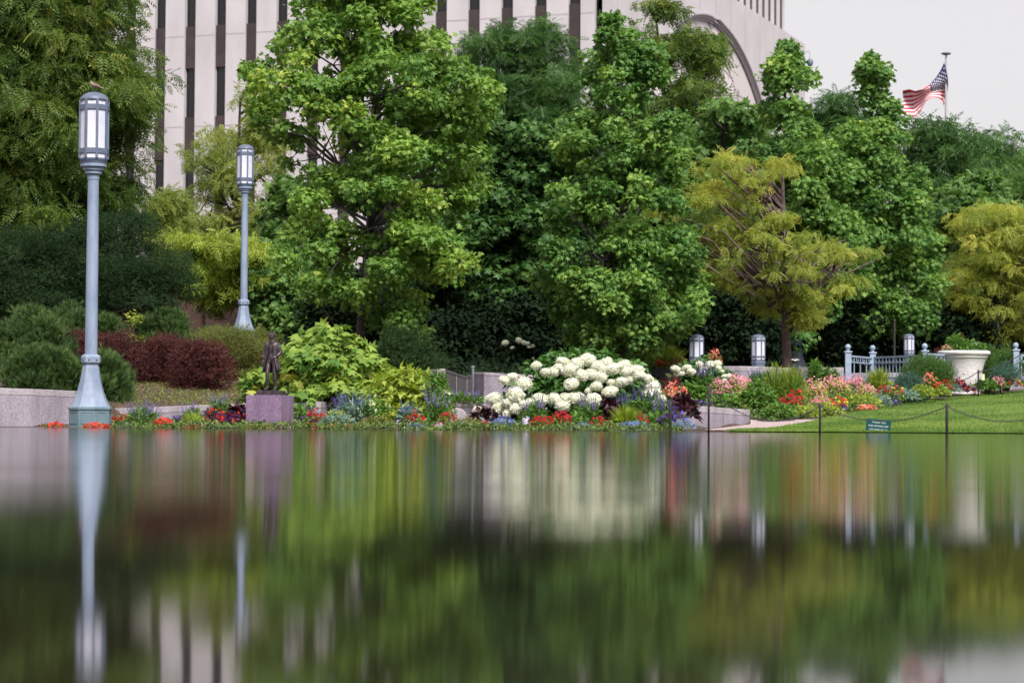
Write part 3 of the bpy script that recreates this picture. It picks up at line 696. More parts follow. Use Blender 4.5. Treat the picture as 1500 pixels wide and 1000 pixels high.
# ------------------------------------------------------------------ lamps
def lantern(root, r, z0, h, n=8, ph=0.0, cage='lampdark'):
    """domed lantern head: rings, mullions, panes and cap; h is its height above z0"""
    k = h / 1.04
    zz = lambda a: z0 + a*k
    g = MB(); g.lathe([(r*.86, zz(0)), (r*.97, zz(.03)), (r*.97, zz(.055))], n, ph=ph)
    g.lathe([(r*.97, zz(.12)), (r*1.07, zz(.125)), (r*1.07, zz(.205)), (r*.97, zz(.21))], n, ph=ph)
    g.lathe([(r*.97, zz(.81)), (r*1.07, zz(.815)), (r*1.07, zz(.895)), (r*.97, zz(.90))], n, ph=ph)
    for j in range(n):
        a = ph + 2*math.pi*j/n; c, s = math.cos(a)*r*.985, math.sin(a)*r*.985
        g.box((c, s, (zz(.05)+zz(.98))/2), (r*.14, r*.16, zz(.98)-zz(.05)), a)
    g.build('lantern_frame', MT[cage], root, bevel=.003)
    d = MB(); d.lathe([(r*1.0, zz(.965)), (r*1.0, zz(.985)), (r*.93, zz(1.02)), (r*.72, zz(1.065)), (r*.42, zz(1.095)), (r*.2, zz(1.105)), (0, zz(1.11))], 24)
    d.build('dome_cap', MT[cage], root, smooth=True)
    for j in range(n):
        a = ph + 2*math.pi*(j+.5)/n; ap = r*math.cos(math.pi/n)*.95; wd = 2*r*math.sin(math.pi/n)*.97
        for za, zb, nm in ((.055, .12, 'small_pane'), (.21, .81, 'glass_pane'), (.90, .965, 'small_pane')):
            p = MB(); p.box((math.cos(a)*ap, math.sin(a)*ap, (zz(za)+zz(zb))/2), (.008, wd, zz(zb)-zz(za)), a); p.build(nm, MT['milk'], root)
    pl = MB(); pl.lathe([(r*.5, zz(.0)), (r*.5, zz(.97))], 8); pl.build('lantern_core', MT['milk'], root)

def lamp(px, py, Y, label, tilt=0):
    b = P(px, py, Y); root = empty('street_lamp', tuple(b)); tag(root, label, 'lamp post', 'tall grey lamp posts'); root.rotation_euler = (0, tilt, 0)
    ph = math.radians(22.5)
    m = MB(); m.lathe([(.315, -.3), (.315, .03), (.305, .035), (.305, .27)], 8, ph=ph); m.lathe([(.318, .27), (.322, .275), (.322, .30), (.305, .315)], 8, ph=ph)
    bs = m.build('base', MT['lampbase'], root)
    for j in range(8):
        a = ph + 2*math.pi*(j+.5)/8; ap = .305*math.cos(math.pi/8)
        q = MB(); t = Vector((-math.sin(a), math.cos(a), 0)); c0 = Vector((math.cos(a)*ap, math.sin(a)*ap, 0))
        for s_, w2, zc, h2 in ((-.078, .008, .155, .15), (.078, .008, .155, .15), (0, .163, .235, .008), (0, .163, .075, .008)):
            c = c0 + t*s_; q.box((c.x, c.y, zc), (.012, w2, h2), a)
        q.build('panel_moulding', MT['lampbase'], bs)
    m = MB(); m.lathe([(.29, .315), (.262, .36), (.225, .44), (.19, .54), (.158, .66), (.135, .78), (.122, .875), (.115, .90)], 8, ph=ph); m.build('flared_base', MT['lamp'], root)
    m = MB(); m.lathe([(.112, .90), (.118, .93), (.143, .94), (.143, 1.025), (.12, 1.05), (.09, 1.06)], 8, ph=ph); cl = m.build('collar', MT['lamp'], root, bevel=.004)
    for j in range(8):
        rv = MB(); a = ph + 2*math.pi*(j+.5)/8; c = (math.cos(a)*.137, math.sin(a)*.137, .983); rv.box(c, (.014, .022, .022), a); rv.build('rivet', MT['lampdark'], cl)
    m = MB(); m.lathe([(.09, 1.035), (.09, 1.04), (.086, 2.4), (.078, 3.595), (.078, 3.60)], 16); m.build('pole', MT['lamp'], root, smooth=True)
    m = MB(); m.lathe([(.085, 3.55), (.085, 3.62), (.12, 3.63), (.12, 3.67), (.145, 3.68), (.145, 3.72), (.185, 3.73), (.185, 3.77), (.205, 3.80)], 24); m.build('stepped_neck', MT['lamp'], root)
    lantern(root, .205, 3.80, .94, 8, ph)
    return root
lamp(132, 628, 33.0, 'nearest tall lamp post with a bird on its domed lantern at the pool edge')
lamp(356.5, 503, 55.8, 'second tall lamp post rising behind the statue from the shrubs')
lamp(634, 508, 62, 'lamp post mostly hidden in deep shade with only its flared foot showing')
lamp(1166.5, 558, 57, 'lamp post whose flared foot shows beside the gold tree trunk')

def short_lantern(px, py, Y, wpx, hpx, label, n=8):
    b = P(px, py, Y); root = empty('wall_lantern', tuple(b)); tag(root, label, 'lantern', 'short domed garden lanterns')
    r = M(wpx, Y)/2/1.07; h = M(hpx, Y)
    m = MB(); m.lathe([(r*1.0, -.3), (r*1.0, h*.05), (r*1.08, h*.055), (r*1.08, h*.15), (r*.9, h*.16)], n, ph=math.pi/n); m.build('plinth', MT['lampdark'], root, bevel=.004)
    lantern(root, r, h*.15, h*.83, n, math.pi/n)
short_lantern(1020, 537, 45.2, 23, 46, 'domed grey lantern left of the pair, half under the maple leaves')
short_lantern(1110.5, 535, 45.5, 22, 44, 'domed grey lantern standing clear on the granite wall')
short_lantern(1331.5, 523, 52, 16.5, 33, 'small dark domed lantern behind the blue railing')
dp = MB(); dp.tube([(0, 0, -.2), (0, 0, M(55, 53))], .024, 8); dp.lathe([(.035, M(55, 53)), (.03, M(55, 53)+.03), (0, M(55, 53)+.05)], 8)
o = dp.build('thin_pole', MT['black']); o.location = P(1310, 525, 53); tag(o, 'thin black pole rising behind the railing', 'pole')

# ------------------------------------------------------------------ railing
def rail_post(mb, p, h, w):
    mb.box((p.x, p.y, p.z + h/2), (w, w, h)); mb.box((p.x, p.y, p.z + h + .01), (w*1.3, w*1.3, .03)); 
    mb.lathe([(w*.3, h+.02), (w*.28, h+.05), (w*.48, h+.09), (w*.5, h+.12), (w*.3, h+.16), (0, h+.17)], 12, tuple(p))
def railing(label, posts, h, nb):
    P0 = [P(*q) for q in posts]; root = empty('metal_railing', tuple(P0[0])); tag(root, label, 'railing', 'blue grey metal railings')
    o = P0[0]; P0 = [p - o for p in P0]
    for p in P0:
        m = MB(); rail_post(m, p, h, .12); m.build('post', MT['rail'], root, bevel=.005)
    for i in range(len(P0)-1):
        a, b = P0[i], P0[i+1]; t = b - a; rz = math.atan2(t.y, t.x); ln = t.length
        for hh, th in ((h*.86, .035), (h*.66, .022), (h*.13, .03)):
            m = MB(); q = (a+b)/2; m.box((q.x, q.y, q.z + hh), (ln, .03, th), rz); m.build('rail', MT['rail'], root)
        n = nb[i]; c = MB()
        for k in range(1, n):
            p = a.lerp(b, k/n); m = MB(); m.box((p.x, p.y, p.z + h*.5), (.018, .018, h*.72), rz); m.build('baluster', MT['rail'], root)
        for k in range(n):
            p = a.lerp(b, (k+.5)/n); R = min(ln/n*.42, h*.09); u = Vector((t.x, t.y, 0)).normalized()
            pts = [Vector((p.x, p.y, p.z + h*.76)) + u*math.cos(q*math.pi/6)*R + Vector((0, 0, 1))*math.sin(q*math.pi/6)*R for q in range(13)]
            c.tube(pts, .008, 5)
        c.build('scroll_band', MT['rail'], root)
railing('blue grey railing with ball topped posts left of the white urn', [(1242, 560, 46.4), (1278, 560, 47.8), (1354.5, 559, 46.2), (1430, 556, 47.6)], .60, [4, 15, 10])
railing('blue grey railing cut off by the right edge beyond the round shrubs', [(1488, 562, 47.6), (1560, 562, 47.8), (1640, 562, 48)], .68, [9, 9])

# ------------------------------------------------------------------ white urn
def urn():
    b = P(1412, 578, 47.0); root = empty('flower_urn', tuple(b)); tag(root, 'large white flared urn with relief scrolls on the lawn edge', 'urn')
    s = M(1, 47)
    prof = [(23*s, 0), (23*s, 3*s), (18*s, 5*s), (16*s, 7*s), (19*s, 9*s), (22*s, 12*s), (24.5*s, 20*s), (26*s, 30*s), (28*s, 40*s), (30.5*s, 48*s), (34*s, 55*s), (35*s, 57*s), (37.5*s, 58.5*s), (38.4*s, 60.5*s), (38.2*s, 62.5*s), (36.5*s, 64*s), (33*s, 64*s), (31*s, 60*s), (20*s, 58*s), (0, 58*s)]
    m = MB(); m.lathe(prof, 48); m.build('bowl', MT['pot'], root, smooth=True)
    r = MB(); rng = np.random.default_rng(3)
    for j in range(26):                                                # raised scrollwork
        a = 2*math.pi*j/26; zc = 26*s + 8*s*math.sin(j*1.7); rr = 25.6*s + (zc/s-26)*.14*s; k = rng.uniform(1.2, 2.6)
        pts = []
        for q in range(11):
            u = q/10*k*math.pi; R = (5.5 - 3.8*q/10)*s; aa = a + R*math.cos(u)/rr; pts.append((math.cos(aa)*rr, math.sin(aa)*rr, zc + R*math.sin(u)))
        r.tube(pts, .55*s, 5)
    r.build('relief', MT['pot'], root, smooth=True)
    e = MB(); pts = [(math.cos(i*math.pi/24)*34.2*s, math.sin(i*math.pi/24)*34.2*s, 54.5*s) for i in range(49)]; e.tube(pts, .7*s, 5); e.build('moulding', MT['pot'], root, smooth=True)
urn()

# ------------------------------------------------------------------ statue
def skin(name, verts, edges, m, parent, sub=2, smooth=True):
    me = bpy.data.meshes.new(name); me.from_pydata([v[:3] for v in verts], edges, [])
    o = bpy.data.objects.new(name, me); COL.objects.link(o)
    o.modifiers.new('skin', 'SKIN'); 
    sv = me.skin_vertices[0].data if me.skin_vertices else None
    if sv is None:
        bpy.context.view_layer.objects.active = o; bpy.ops.object.modifier_remove(modifier='skin')
        bpy.ops.object.modifier_add(type='SKIN'); sv = me.skin_vertices[0].data
    for i, v in enumerate(verts):
        r = v[3]; sv[i].radius = (r, r) if np.isscalar(r) else r; sv[i].use_root = (i == 0)
    sb = o.modifiers.new('sub', 'SUBSURF'); sb.levels = sub; sb.render_levels = sub
    bpy.context.view_layer.update()
    dg = bpy.context.evaluated_depsgraph_get(); nm = bpy.data.meshes.new_from_object(o.evaluated_get(dg))
    o.modifiers.clear(); o.data = nm; nm.materials.clear(); nm.materials.append(m)
    for p in nm.polygons: p.use_smooth = smooth
    if parent: o.parent = parent
    return o

ped = empty('stone_pedestal', tuple(P(395, 629, 33.2)), math.radians(-16)); tag(ped, 'polished purple granite pedestal under the bronze figure at the water edge', 'pedestal')
m = MB(); m.box((0, .0, .22), (.535, .5, .54)); m.build('block', MT['granite_purple'], ped, bevel=.006)
m = MB(); m.box((.0, .0, .4865), (.50, .46, .007)); m.build('top', MT['granite_cap'], ped)
def statue():
    top = P(395, 629, 33.2) + Vector((.02, -.02, .491))
    root = empty('bronze_statue', tuple(top), math.radians(-14)); tag(root, 'dark bronze statue of a standing man in a long coat, one hand at his hip', 'statue')
    m = MB(); m.box((0, 0, .012), (.40, .34, .024)); m.box((0, 0, .045), (.35, .29, .042)); m.build('base_plate', MT['bronze'], root, bevel=.004)
    k = .84 / 1.80; z0 = .066
    J = dict(pelvis=(0, 0, .96, (.145, .11)), waist=(0, .0, 1.10, (.14, .105)), chest=(0, .01, 1.30, (.165, .115)), shoulders=(0, .015, 1.43, (.13, .09)), neck=(0, .0, 1.52, .062), jaw=(0, -.02, 1.60, .085), head=(0, -.012, 1.69, .105), crown=(0, .0, 1.77, .08),
      lsh=(.17, .015, 1.43, .065), lel=(.275, .06, 1.17, .052), lwr=(.165, -.10, 1.02, .038), lha=(.10, -.14, 1.00, .036),
      rsh=(-.17, .015, 1.43, .065), rel=(-.245, .03, 1.15, .052), rwr=(-.255, -.03, .92, .038), rha=(-.255, -.045, .83, .036),
      lhip=(.09, 0, .90, .10), lkn=(.115, -.03, .50, .066), lan=(.125, .03, .10, .046), lft=(.135, -.06, .04, .040), lto=(.14, -.16, .025, .032),
      rhip=(-.09, 0, .90, .10), rkn=(-.10, -.11, .51, .066), ran=(-.095, -.07, .10, .046), rft=(-.11, -.16, .04, .040), rto=(-.12, -.26, .025, .032))
    names = list(J); vs = [(a*k, b*k, c*k + z0, r*k if np.isscalar(r) else (r[0]*k, r[1]*k)) for a, b, c, r in J.values()]
    E = [('pelvis','waist'),('waist','chest'),('chest','shoulders'),('shoulders','neck'),('neck','jaw'),('jaw','head'),('head','crown'),('shoulders','lsh'),('lsh','lel'),('lel','lwr'),('lwr','lha'),('shoulders','rsh'),('rsh','rel'),('rel','rwr'),('rwr','rha'),
         ('pelvis','lhip'),('lhip','lkn'),('lkn','lan'),('lan','lft'),('lft','lto'),('pelvis','rhip'),('rhip','rkn'),('rkn','ran'),('ran','rft'),('rft','rto')]
    skin('body', vs, [(names.index(a), names.index(b)) for a, b in E], MT['bronze'], root)
    # fingers of both hands as short chains, closed on the coat and the hat brim
    for sx, base, dr in ((1, (.10, -.14, 1.00), (-.6, -.15, -.5)), (-1, (-.255, -.045, .83), (.1, -.1, -1))):
        for i in range(4):
            off = (i - 1.5)*.017; b0 = Vector(base) + Vector((off*.3, off, 0 if sx < 0 else off*.8)); D = Vector(dr).normalized()
            ln = (.075, .085, .08, .065)[i]; p1 = b0 + D*.03; p2 = p1 + D*ln*.5 + Vector((0, 0, -.005)); p3 = p2 + D*ln*.3 + Vector((.02*sx*-1, .015, -.02))
            f = MB(); f.tube([tuple((q*k) + Vector((0, 0, z0))) for q in (b0, p1, p2, p3)], [.010*k, .0095*k, .0085*k, .006*k], 6); f.build('finger', MT['bronze'], root, smooth=True)
        b0 = Vector(base); f = MB(); f.tube([tuple((q*k) + Vector((0, 0, z0))) for q in (b0 + Vector((0, -.02, .02)), b0 + Vector((-.02*sx, -.05, -.0)), b0 + Vector((-.03*sx, -.055, -.035)))], [.012*k, .011*k, .008*k], 6); f.build('thumb', MT['bronze'], root, smooth=True)
    # face and hair
    def q(p): return tuple(Vector(p)*k + Vector((0, 0, z0)))
    f = MB(); f.tube([q((0, -.095, 1.71)), q((0, -.118, 1.665)), q((0, -.098, 1.655))], [.010*k, .016*k, .012*k], 6); f.build('nose', MT['bronze'], root, smooth=True)
    for sx in (-1, 1):
        f = MB(); f.tube([q((sx*.015, -.096, 1.722)), q((sx*.05, -.086, 1.725))], [.010*k, .008*k], 6); f.build('brow', MT['bronze'], root, smooth=True)
        f = MB(); f.lathe([(0, -.013*k), (.011*k, -.006*k), (.013*k, 0), (.011*k, .006*k), (0, .013*k)], 8, q((sx*.033, -.087, 1.70))); f.build('eye', MT['bronze'], root, smooth=True)
        f = MB(); f.tube([q((sx*.095, .0, 1.72)), q((sx*.105, .012, 1.69)), q((sx*.093, .0, 1.655))], [.012*k, .016*k, .010*k], 6); f.build('ear', MT['bronze'], root, smooth=True)
    f = MB(); f.tube([q((-.026, -.092, 1.628)), q((0, -.100, 1.625)), q((.026, -.092, 1.628))], [.006*k, .010*k, .006*k], 6); f.build('mouth', MT['bronze'], root, smooth=True)
    f = MB(); rng = np.random.default_rng(9)
    for i in range(60):
        a = rng.uniform(-.35, math.pi + .35); e = rng.uniform(.1, 1.4); s0 = Vector((math.cos(a)*.098*math.cos(e), .012 + math.sin(a)*.105*math.cos(e), 1.69 + .105*math.sin(e)))
        f.tube([q(s0), q(s0 + Vector((math.cos(a)*.02, math.sin(a)*.02, -.03))), q(s0 + Vector((math.cos(a)*.02, math.sin(a)*.02, -.06)))], [.014*k, .016*k, .006*k], 5)
    f.build('hair', MT['bronze'], root, smooth=True)
    # long open frock coat: shell round the back and sides with skirts, folds and lapels
    c = MB(); nA = 40; V = []; lv = [(1.50, .085, .07), (1.46, .20, .115), (1.38, .215, .14), (1.25, .20, .145), (1.10, .178, .135), (1.0, .188, .15), (.85, .215, .175), (.70, .235, .19), (.56, .25, .205)]
    for li, (z, rx, ry) in enumerate(lv):
        gap = math.radians((30, 26, 24, 22, 26, 34, 42, 48, 52)[li])
        for j in range(nA + 1):
            a = -math.pi/2 + gap + (2*math.pi - 2*gap)*j/nA; fo = 1 + (.035 if li > 4 else .008)*math.sin(a*9 + li*.3)*(li/8)
            V.append(q((1.12*rx*fo*math.cos(a), 1.08*ry*fo*math.sin(a) + .01, z)))
    w = nA + 1; Fs = [(i*w+j, i*w+j+1, (i+1)*w+j+1, (i+1)*w+j) for i in range(len(lv)-1) for j in range(nA)]
    c.add(V, Fs); co = c.build('coat', MT['bronze'], root, smooth=True); sd = co.modifiers.new('thick', 'SOLIDIFY'); sd.thickness = .008; sd.offset = 0
    for sx in (-1, 1):                                                # sleeves follow the arms
        S = names.index('lsh' if sx > 0 else 'rsh'); a, b_, d_ = [Vector(vs[S+i][:3]) for i in range(3)]
        f = MB(); f.tube([a, a.lerp(b_, .5), b_, b_.lerp(d_, .55), b_.lerp(d_, .9)], [.078*k, .072*k, .066*k, .058*k, .055*k], 10); f.build('sleeve', MT['bronze'], root, smooth=True)
        f = MB(); f.tube([q((sx*.05, -.085, 1.50)), q((sx*.095, -.125, 1.38)), q((sx*.05, -.14, 1.20))], [.014*k, .026*k, .008*k], 6); f.build('lapel', MT['bronze'], root, smooth=True)
    f = MB(); f.tube([q((-.03, -.10, 1.495)), q((0, -.115, 1.48)), q((.03, -.10, 1.495))], [.018*k, .014*k, .018*k], 6); f.build('bow_tie', MT['bronze'], root, smooth=True)
    f = MB(); 
    for i in range(6): f.lathe([(0, -.006*k), (.008*k, 0), (0, .006*k)], 6, q((.0, -.135, 1.38 - i*.055)))
    f.build('buttons', MT['bronze'], root)
statue()

# ------------------------------------------------------------------ bird on the lamp
def bird():
    top = P(132, 628, 33.0) + Vector((0, 0, 4.835)); root = empty('bird', tuple(top + Vector((.01, 0, .0)))); root.rotation_euler = (0, 0, math.radians(0)); tag(root, 'small brown bird perched on top of the nearest lamp', 'bird')
    bm_ = mat('bird_feathers', (.16, .10, .085), .8, (.30, .21, .18), 30)
    vs = [(0, 0, .055, .036), (-.035, 0, .075, .030), (-.055, 0, .098, .018), (-.065, 0, .112, .021), (-.078, 0, .113, .014), (.045, 0, .045, .026), (.08, 0, .032, .012), (.13, 0, .016, .008)]
    skin('body', vs, [(0, 1), (1, 2), (2, 3), (3, 4), (0, 5), (5, 6), (6, 7)], bm_, root)
    f = MB(); f.tube([(-.085, 0, .113), (-.105, 0, .108)], [.006, .001], 6); f.build('beak', MT['black'], root)
    for s in (-1, 1):
        f = MB(); f.tube([(0, s*.012, .03), (-.004, s*.012, .0)], .003, 5); f.build('leg', MT['black'], root)
        f = MB(); f.add([(-.03, s*.034, .085), (.02, s*.040, .08), (.085, s*.022, .035), (.02, s*.038, .045), (-.02, s*.037, .055)], [(0, 1, 2, 3, 4)]); w = f.build('wing', bm_, root); sd = w.modifiers.new('t', 'SOLIDIFY'); sd.thickness = .006
        f = MB(); f.lathe([(0, -.004), (.004, 0), (0, .004)], 6, (-.072, s*.018, .118)); f.build('eye', MT['black'], root)
bird()

# ------------------------------------------------------------------ flag
def flag():
    Y = 110.0; b = P(1386, 560, Y); root = empty('flag_pole', (b.x, b.y, 2.0)); tag(root, 'tall slim flagpole rising behind the right hand trees', 'flagpole')
    t = P(1382.3, 81, Y); h = t.z - 2.0
    m = MB(); m.lathe([(.11, 0), (.11, .01), (.09, h*.5), (.05, h-.01), (.05, h)], 14); m.build('pole', mat('pole_paint', (.36, .36, .38), .4), root, smooth=True)
    m = MB(); m.lathe([(.08, h), (.22, h+.04), (.24, h+.09), (.10, h+.13), (0, h+.14)], 14); m.build('truck_cap', MT['lampdark'], root, smooth=True)
    u_ = [0, .12, .25, .4, .55, .7, .85, 1]
    Tx = [1383, 1377.5, 1371, 1362, 1352, 1341, 1332, 1322]; Ty = [92, 104, 114, 124, 131, 133.5, 131, 133]
    Bx = [1382, 1381, 1374, 1365, 1356, 1350, 1341, 1325]; By = [156, 148, 143.5, 142.5, 149, 160, 171, 170]
    fr = empty('flag', tuple(P(1383, 92, Y))); tag(fr, 'red white and blue striped flag with stars flying from the flagpole', 'flag'); o = np.array(P(1383, 92, Y))
    def pos(u, v):
        v = v**.82
        tx, ty, bx, by = (float(np.interp(u, u_, q)) for q in (Tx, Ty, Bx, By))
        bul = math.sin(math.pi*v)*max(0, 1-u*2.2)*6.5
        yy = Y + .28*math.sin(u*8 + v*1.6)*min(1, u*2+.25) - .25*math.sin(v*5 + u*3)
        p = P(tx + (bx-tx)*v + bul, ty + (by-ty)*v, yy); return np.array(p) - o
    nu, R = 40, 13
    red, whi, blu = mat('flag_red', (.46, .006, .03), .75), mat('flag_white', (.70, .67, .70), .75), mat('flag_blue', (.006, .010, .085), .75)
    cl = MB(); V = [pos(i/nu, j/(R*2)) for j in range(R*2+1) for i in range(nu+1)]; w = nu + 1
    A = {0: [], 1: []}; C_ = []
    for j in range(R*2):
        for i in range(nu):
            f = (j*w+i, j*w+i+1, (j+1)*w+i+1, (j+1)*w+i)
            if j < 14 and i < 16: C_.append(f)
            else: A[(j//2) % 2].append(f)
    cl.add(V, A[0], 0); cl.add(V, A[1], 1); cl.add(V, C_, 2); cl.build('cloth', [red, whi, blu], fr, smooth=True)
    st = MB()
    for r in range(9):
        for c in range(6 if r % 2 == 0 else 5):
            u = (.4)*( (c*2 + 1 + (r % 2))/12.0 ); v = (7/13)*((r+1)/10.0)
            a, bx, by = pos(u, v), pos(u+.01, v), pos(u, v+.01); ex = (bx-a)/np.linalg.norm(bx-a); ey = (by-a)/np.linalg.norm(by-a); nn = np.cross(ex, ey); nn /= np.linalg.norm(nn)
            for sg in (-1, 1):
                vs = [a + nn*.012*sg] + [a + nn*.012*sg + (ex*math.sin(q*math.pi/5) - ey*math.cos(q*math.pi/5))*(.055 if q % 2 == 0 else .023) for q in range(10)]
                st.add(vs, [(0, 1+q, 1+(q+1) % 10) for q in range(10)])
    st.build('stars', whi, fr)
flag()
# ------------------------------------------------------------------ trees
tree('broadleaf_tree', 'tree', 'huge dark green tree filling the upper left corner behind the nearest lamp',
     [(-70, 0, 140), (-20, -60, 180), (40, -110, 208), (120, -130, 200), (150, -130, 226), (230, -130, 216), (255, -130, 190), (300, -120, 205), (350, -80, 120)],
     60, (60, 500), (70, -40), .30, 'l_zelk', TSP, .34, 620, .62, 62, 11, 'bark_dark', flat=.42, nl=60, droop=.55, stems=[(4, -60, 100, -1), (4, 190, 110, -1), (5, 20, 0, 0)])
tree('maple_tree', 'tree', 'tallest bright green maple left of centre behind the yellow leafed shrub',
     [(-70, 470, 620), (-30, 440, 640), (20, 405, 640), (60, 400, 650), (85, 372, 655), (110, 362, 725), (200, 372, 722), (250, 412, 725), (300, 432, 700), (330, 425, 742), (345, 415, 735), (385, 405, 700), (425, 425, 665), (450, 470, 650), (480, 560, 645), (508, 575, 630)],
     43.5, (527, 510), (541, -30), .085, 'l_maple', TM, .096, 470, .30, 104, 21, 'bark', flat=.7, jit=.75, nl=80, bough=11, shell=.3, stems=[(3, 470, 180, -.5), (4, 620, 120, -.4), (6, 600, 20, .3), (2, 480, 330, -.6), (5, 440, 60, 0)], inner=.35)
tree('maple_tree', 'tree', 'bright green maple right of centre above the white hydrangea',
     [(22, 884, 896), (50, 872, 935), (75, 850, 955), (110, 838, 985), (150, 832, 992), (200, 818, 1000), (260, 812, 1008), (310, 800, 1010), (350, 812, 1015), (400, 768, 1028), (440, 800, 1032), (475, 822, 1018), (512, 850, 960)],
     45.5, (908, 540), (893, 40), .10, 'l_mapleb', TM, .096, 390, .29, 104, 22, 'bark', flat=.7, jit=.75, nl=60, inner=.35, bough=11, shell=.3)
tree('feathery_tree', 'tree', 'dark feathery tree against the tower piers in the centre',
     [(32, 740, 800), (60, 668, 840), (110, 662, 850), (170, 680, 848), (230, 700, 850), (300, 690, 880)],
     76, (762, 520), (770, 40), .2, 'l_dark', TSP, .28, 300, .46, 50, 23, 'bark_dark', flat=.42, stems=[(4, 700, 90, 0), (4, 830, 90, 0)])
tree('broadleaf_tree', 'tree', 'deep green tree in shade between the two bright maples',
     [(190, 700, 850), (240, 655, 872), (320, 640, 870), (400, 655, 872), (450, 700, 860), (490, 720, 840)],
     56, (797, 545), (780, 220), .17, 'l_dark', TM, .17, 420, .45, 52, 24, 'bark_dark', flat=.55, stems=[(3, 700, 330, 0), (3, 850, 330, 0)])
tree('broadleaf_tree', 'tree', 'dark tree whose black trunk stands beside the hidden lamp foot',
     [(250, 600, 720), (330, 570, 730), (400, 590, 720), (455, 620, 700)],
     60, (647, 530), (650, 270), .2, 'l_dark', TM, .18, 160, .5, 44, 25, 'bark_dark', flat=.55)
tree('feathery_tree', 'tree', 'airy olive green tree rising in front of the round carved map',
     [(2, 935, 975), (30, 918, 1010), (60, 912, 1052), (100, 920, 1060), (150, 930, 1075), (180, 925, 1120), (230, 920, 1130), (300, 930, 1140)],
     84, (1010, 500), (960, 20), .22, 'l_zelk', TSP2, .34, 230, .55, 42, 26, 'bark_dark', flat=.4, stems=[(4, 1040, 90, 0), (4, 930, 70, 0)])
tree('layered_tree', 'tree', 'small flat tiered tree top just left of the carved map edge',
     [(52, 1010, 1055), (70, 1000, 1058), (90, 1008, 1056), (110, 1005, 1050)],
     88, (1020, 500), (1028, 55), .12, 'l_zelk', TSP2, .3, 34, .5, 44, 27, 'bark_red', flat=.28, nl=14)
tree('maple_tree', 'tree', 'green maple with a pointed top in front of the wing corner',
     [(58, 1144, 1156), (80, 1132, 1170), (100, 1122, 1184), (130, 1116, 1188), (165, 1124, 1182), (205, 1112, 1222), (260, 1100, 1240), (320, 1095, 1262), (380, 1100, 1270), (450, 1150, 1250)],
     56, (1147, 520), (1150, 75), .11, 'l_mapleb', TM, .115, 270, .30, 84, 28, 'bark', bough=11, flat=.75, jit=.75, nl=50)
tree('maple_tree', 'tree', 'green maple with a pointed top beside the flag',
     [(66, 1272, 1282), (88, 1262, 1290), (110, 1250, 1302), (130, 1252, 1314), (155, 1262, 1312), (185, 1230, 1336), (230, 1210, 1348), (290, 1215, 1370), (350, 1222, 1375), (420, 1235, 1375), (480, 1240, 1350)],
     58, (1277, 530), (1277, 80), .12, 'l_mapleb', TM, .115, 320, .31, 84, 29, 'bark', bough=11, flat=.75, jit=.75, nl=55)
tree('honey_locust', 'tree', 'golden yellow spreading tree with a reddish trunk behind the pink flower bed',
     [(224, 1050, 1140), (245, 1010, 1165), (285, 948, 1166), (310, 952, 1185), (335, 972, 1245), (365, 962, 1300), (390, 985, 1290), (420, 1050, 1262), (445, 1080, 1240), (470, 1135, 1200)],
     47.5, (1153, 556), (1146, 250), .10, 'l_gold', TSP2, .15, 250, .20, 32, 30, 'bark_red', flat=.4, nl=90, droop=.6, rise=.75, bough=7, wob=.02, stems=[(5, 1020, 300, -.5), (5, 1240, 350, -.3), (6, 1080, 240, .2), (4, 1290, 378, .1)], topr=.3)
tree('honey_locust', 'tree', 'yellow green tree at the right edge with a forked trunk beyond the urn',
     [(300, 1440, 1500), (320, 1385, 1560), (360, 1375, 1590), (400, 1375, 1600), (440, 1385, 1590), (480, 1440, 1570)],
     60, (1458, 520), (1462, 320), .15, 'l_gold', TSP2, .19, 260, .34, 36, 31, 'bark', bough=7, flat=.4, nl=60, droop=.6, stems=[(4, 1415, 360, 0), (4, 1500, 350, 0), (3, 1540, 400, -.5)], topr=.3)
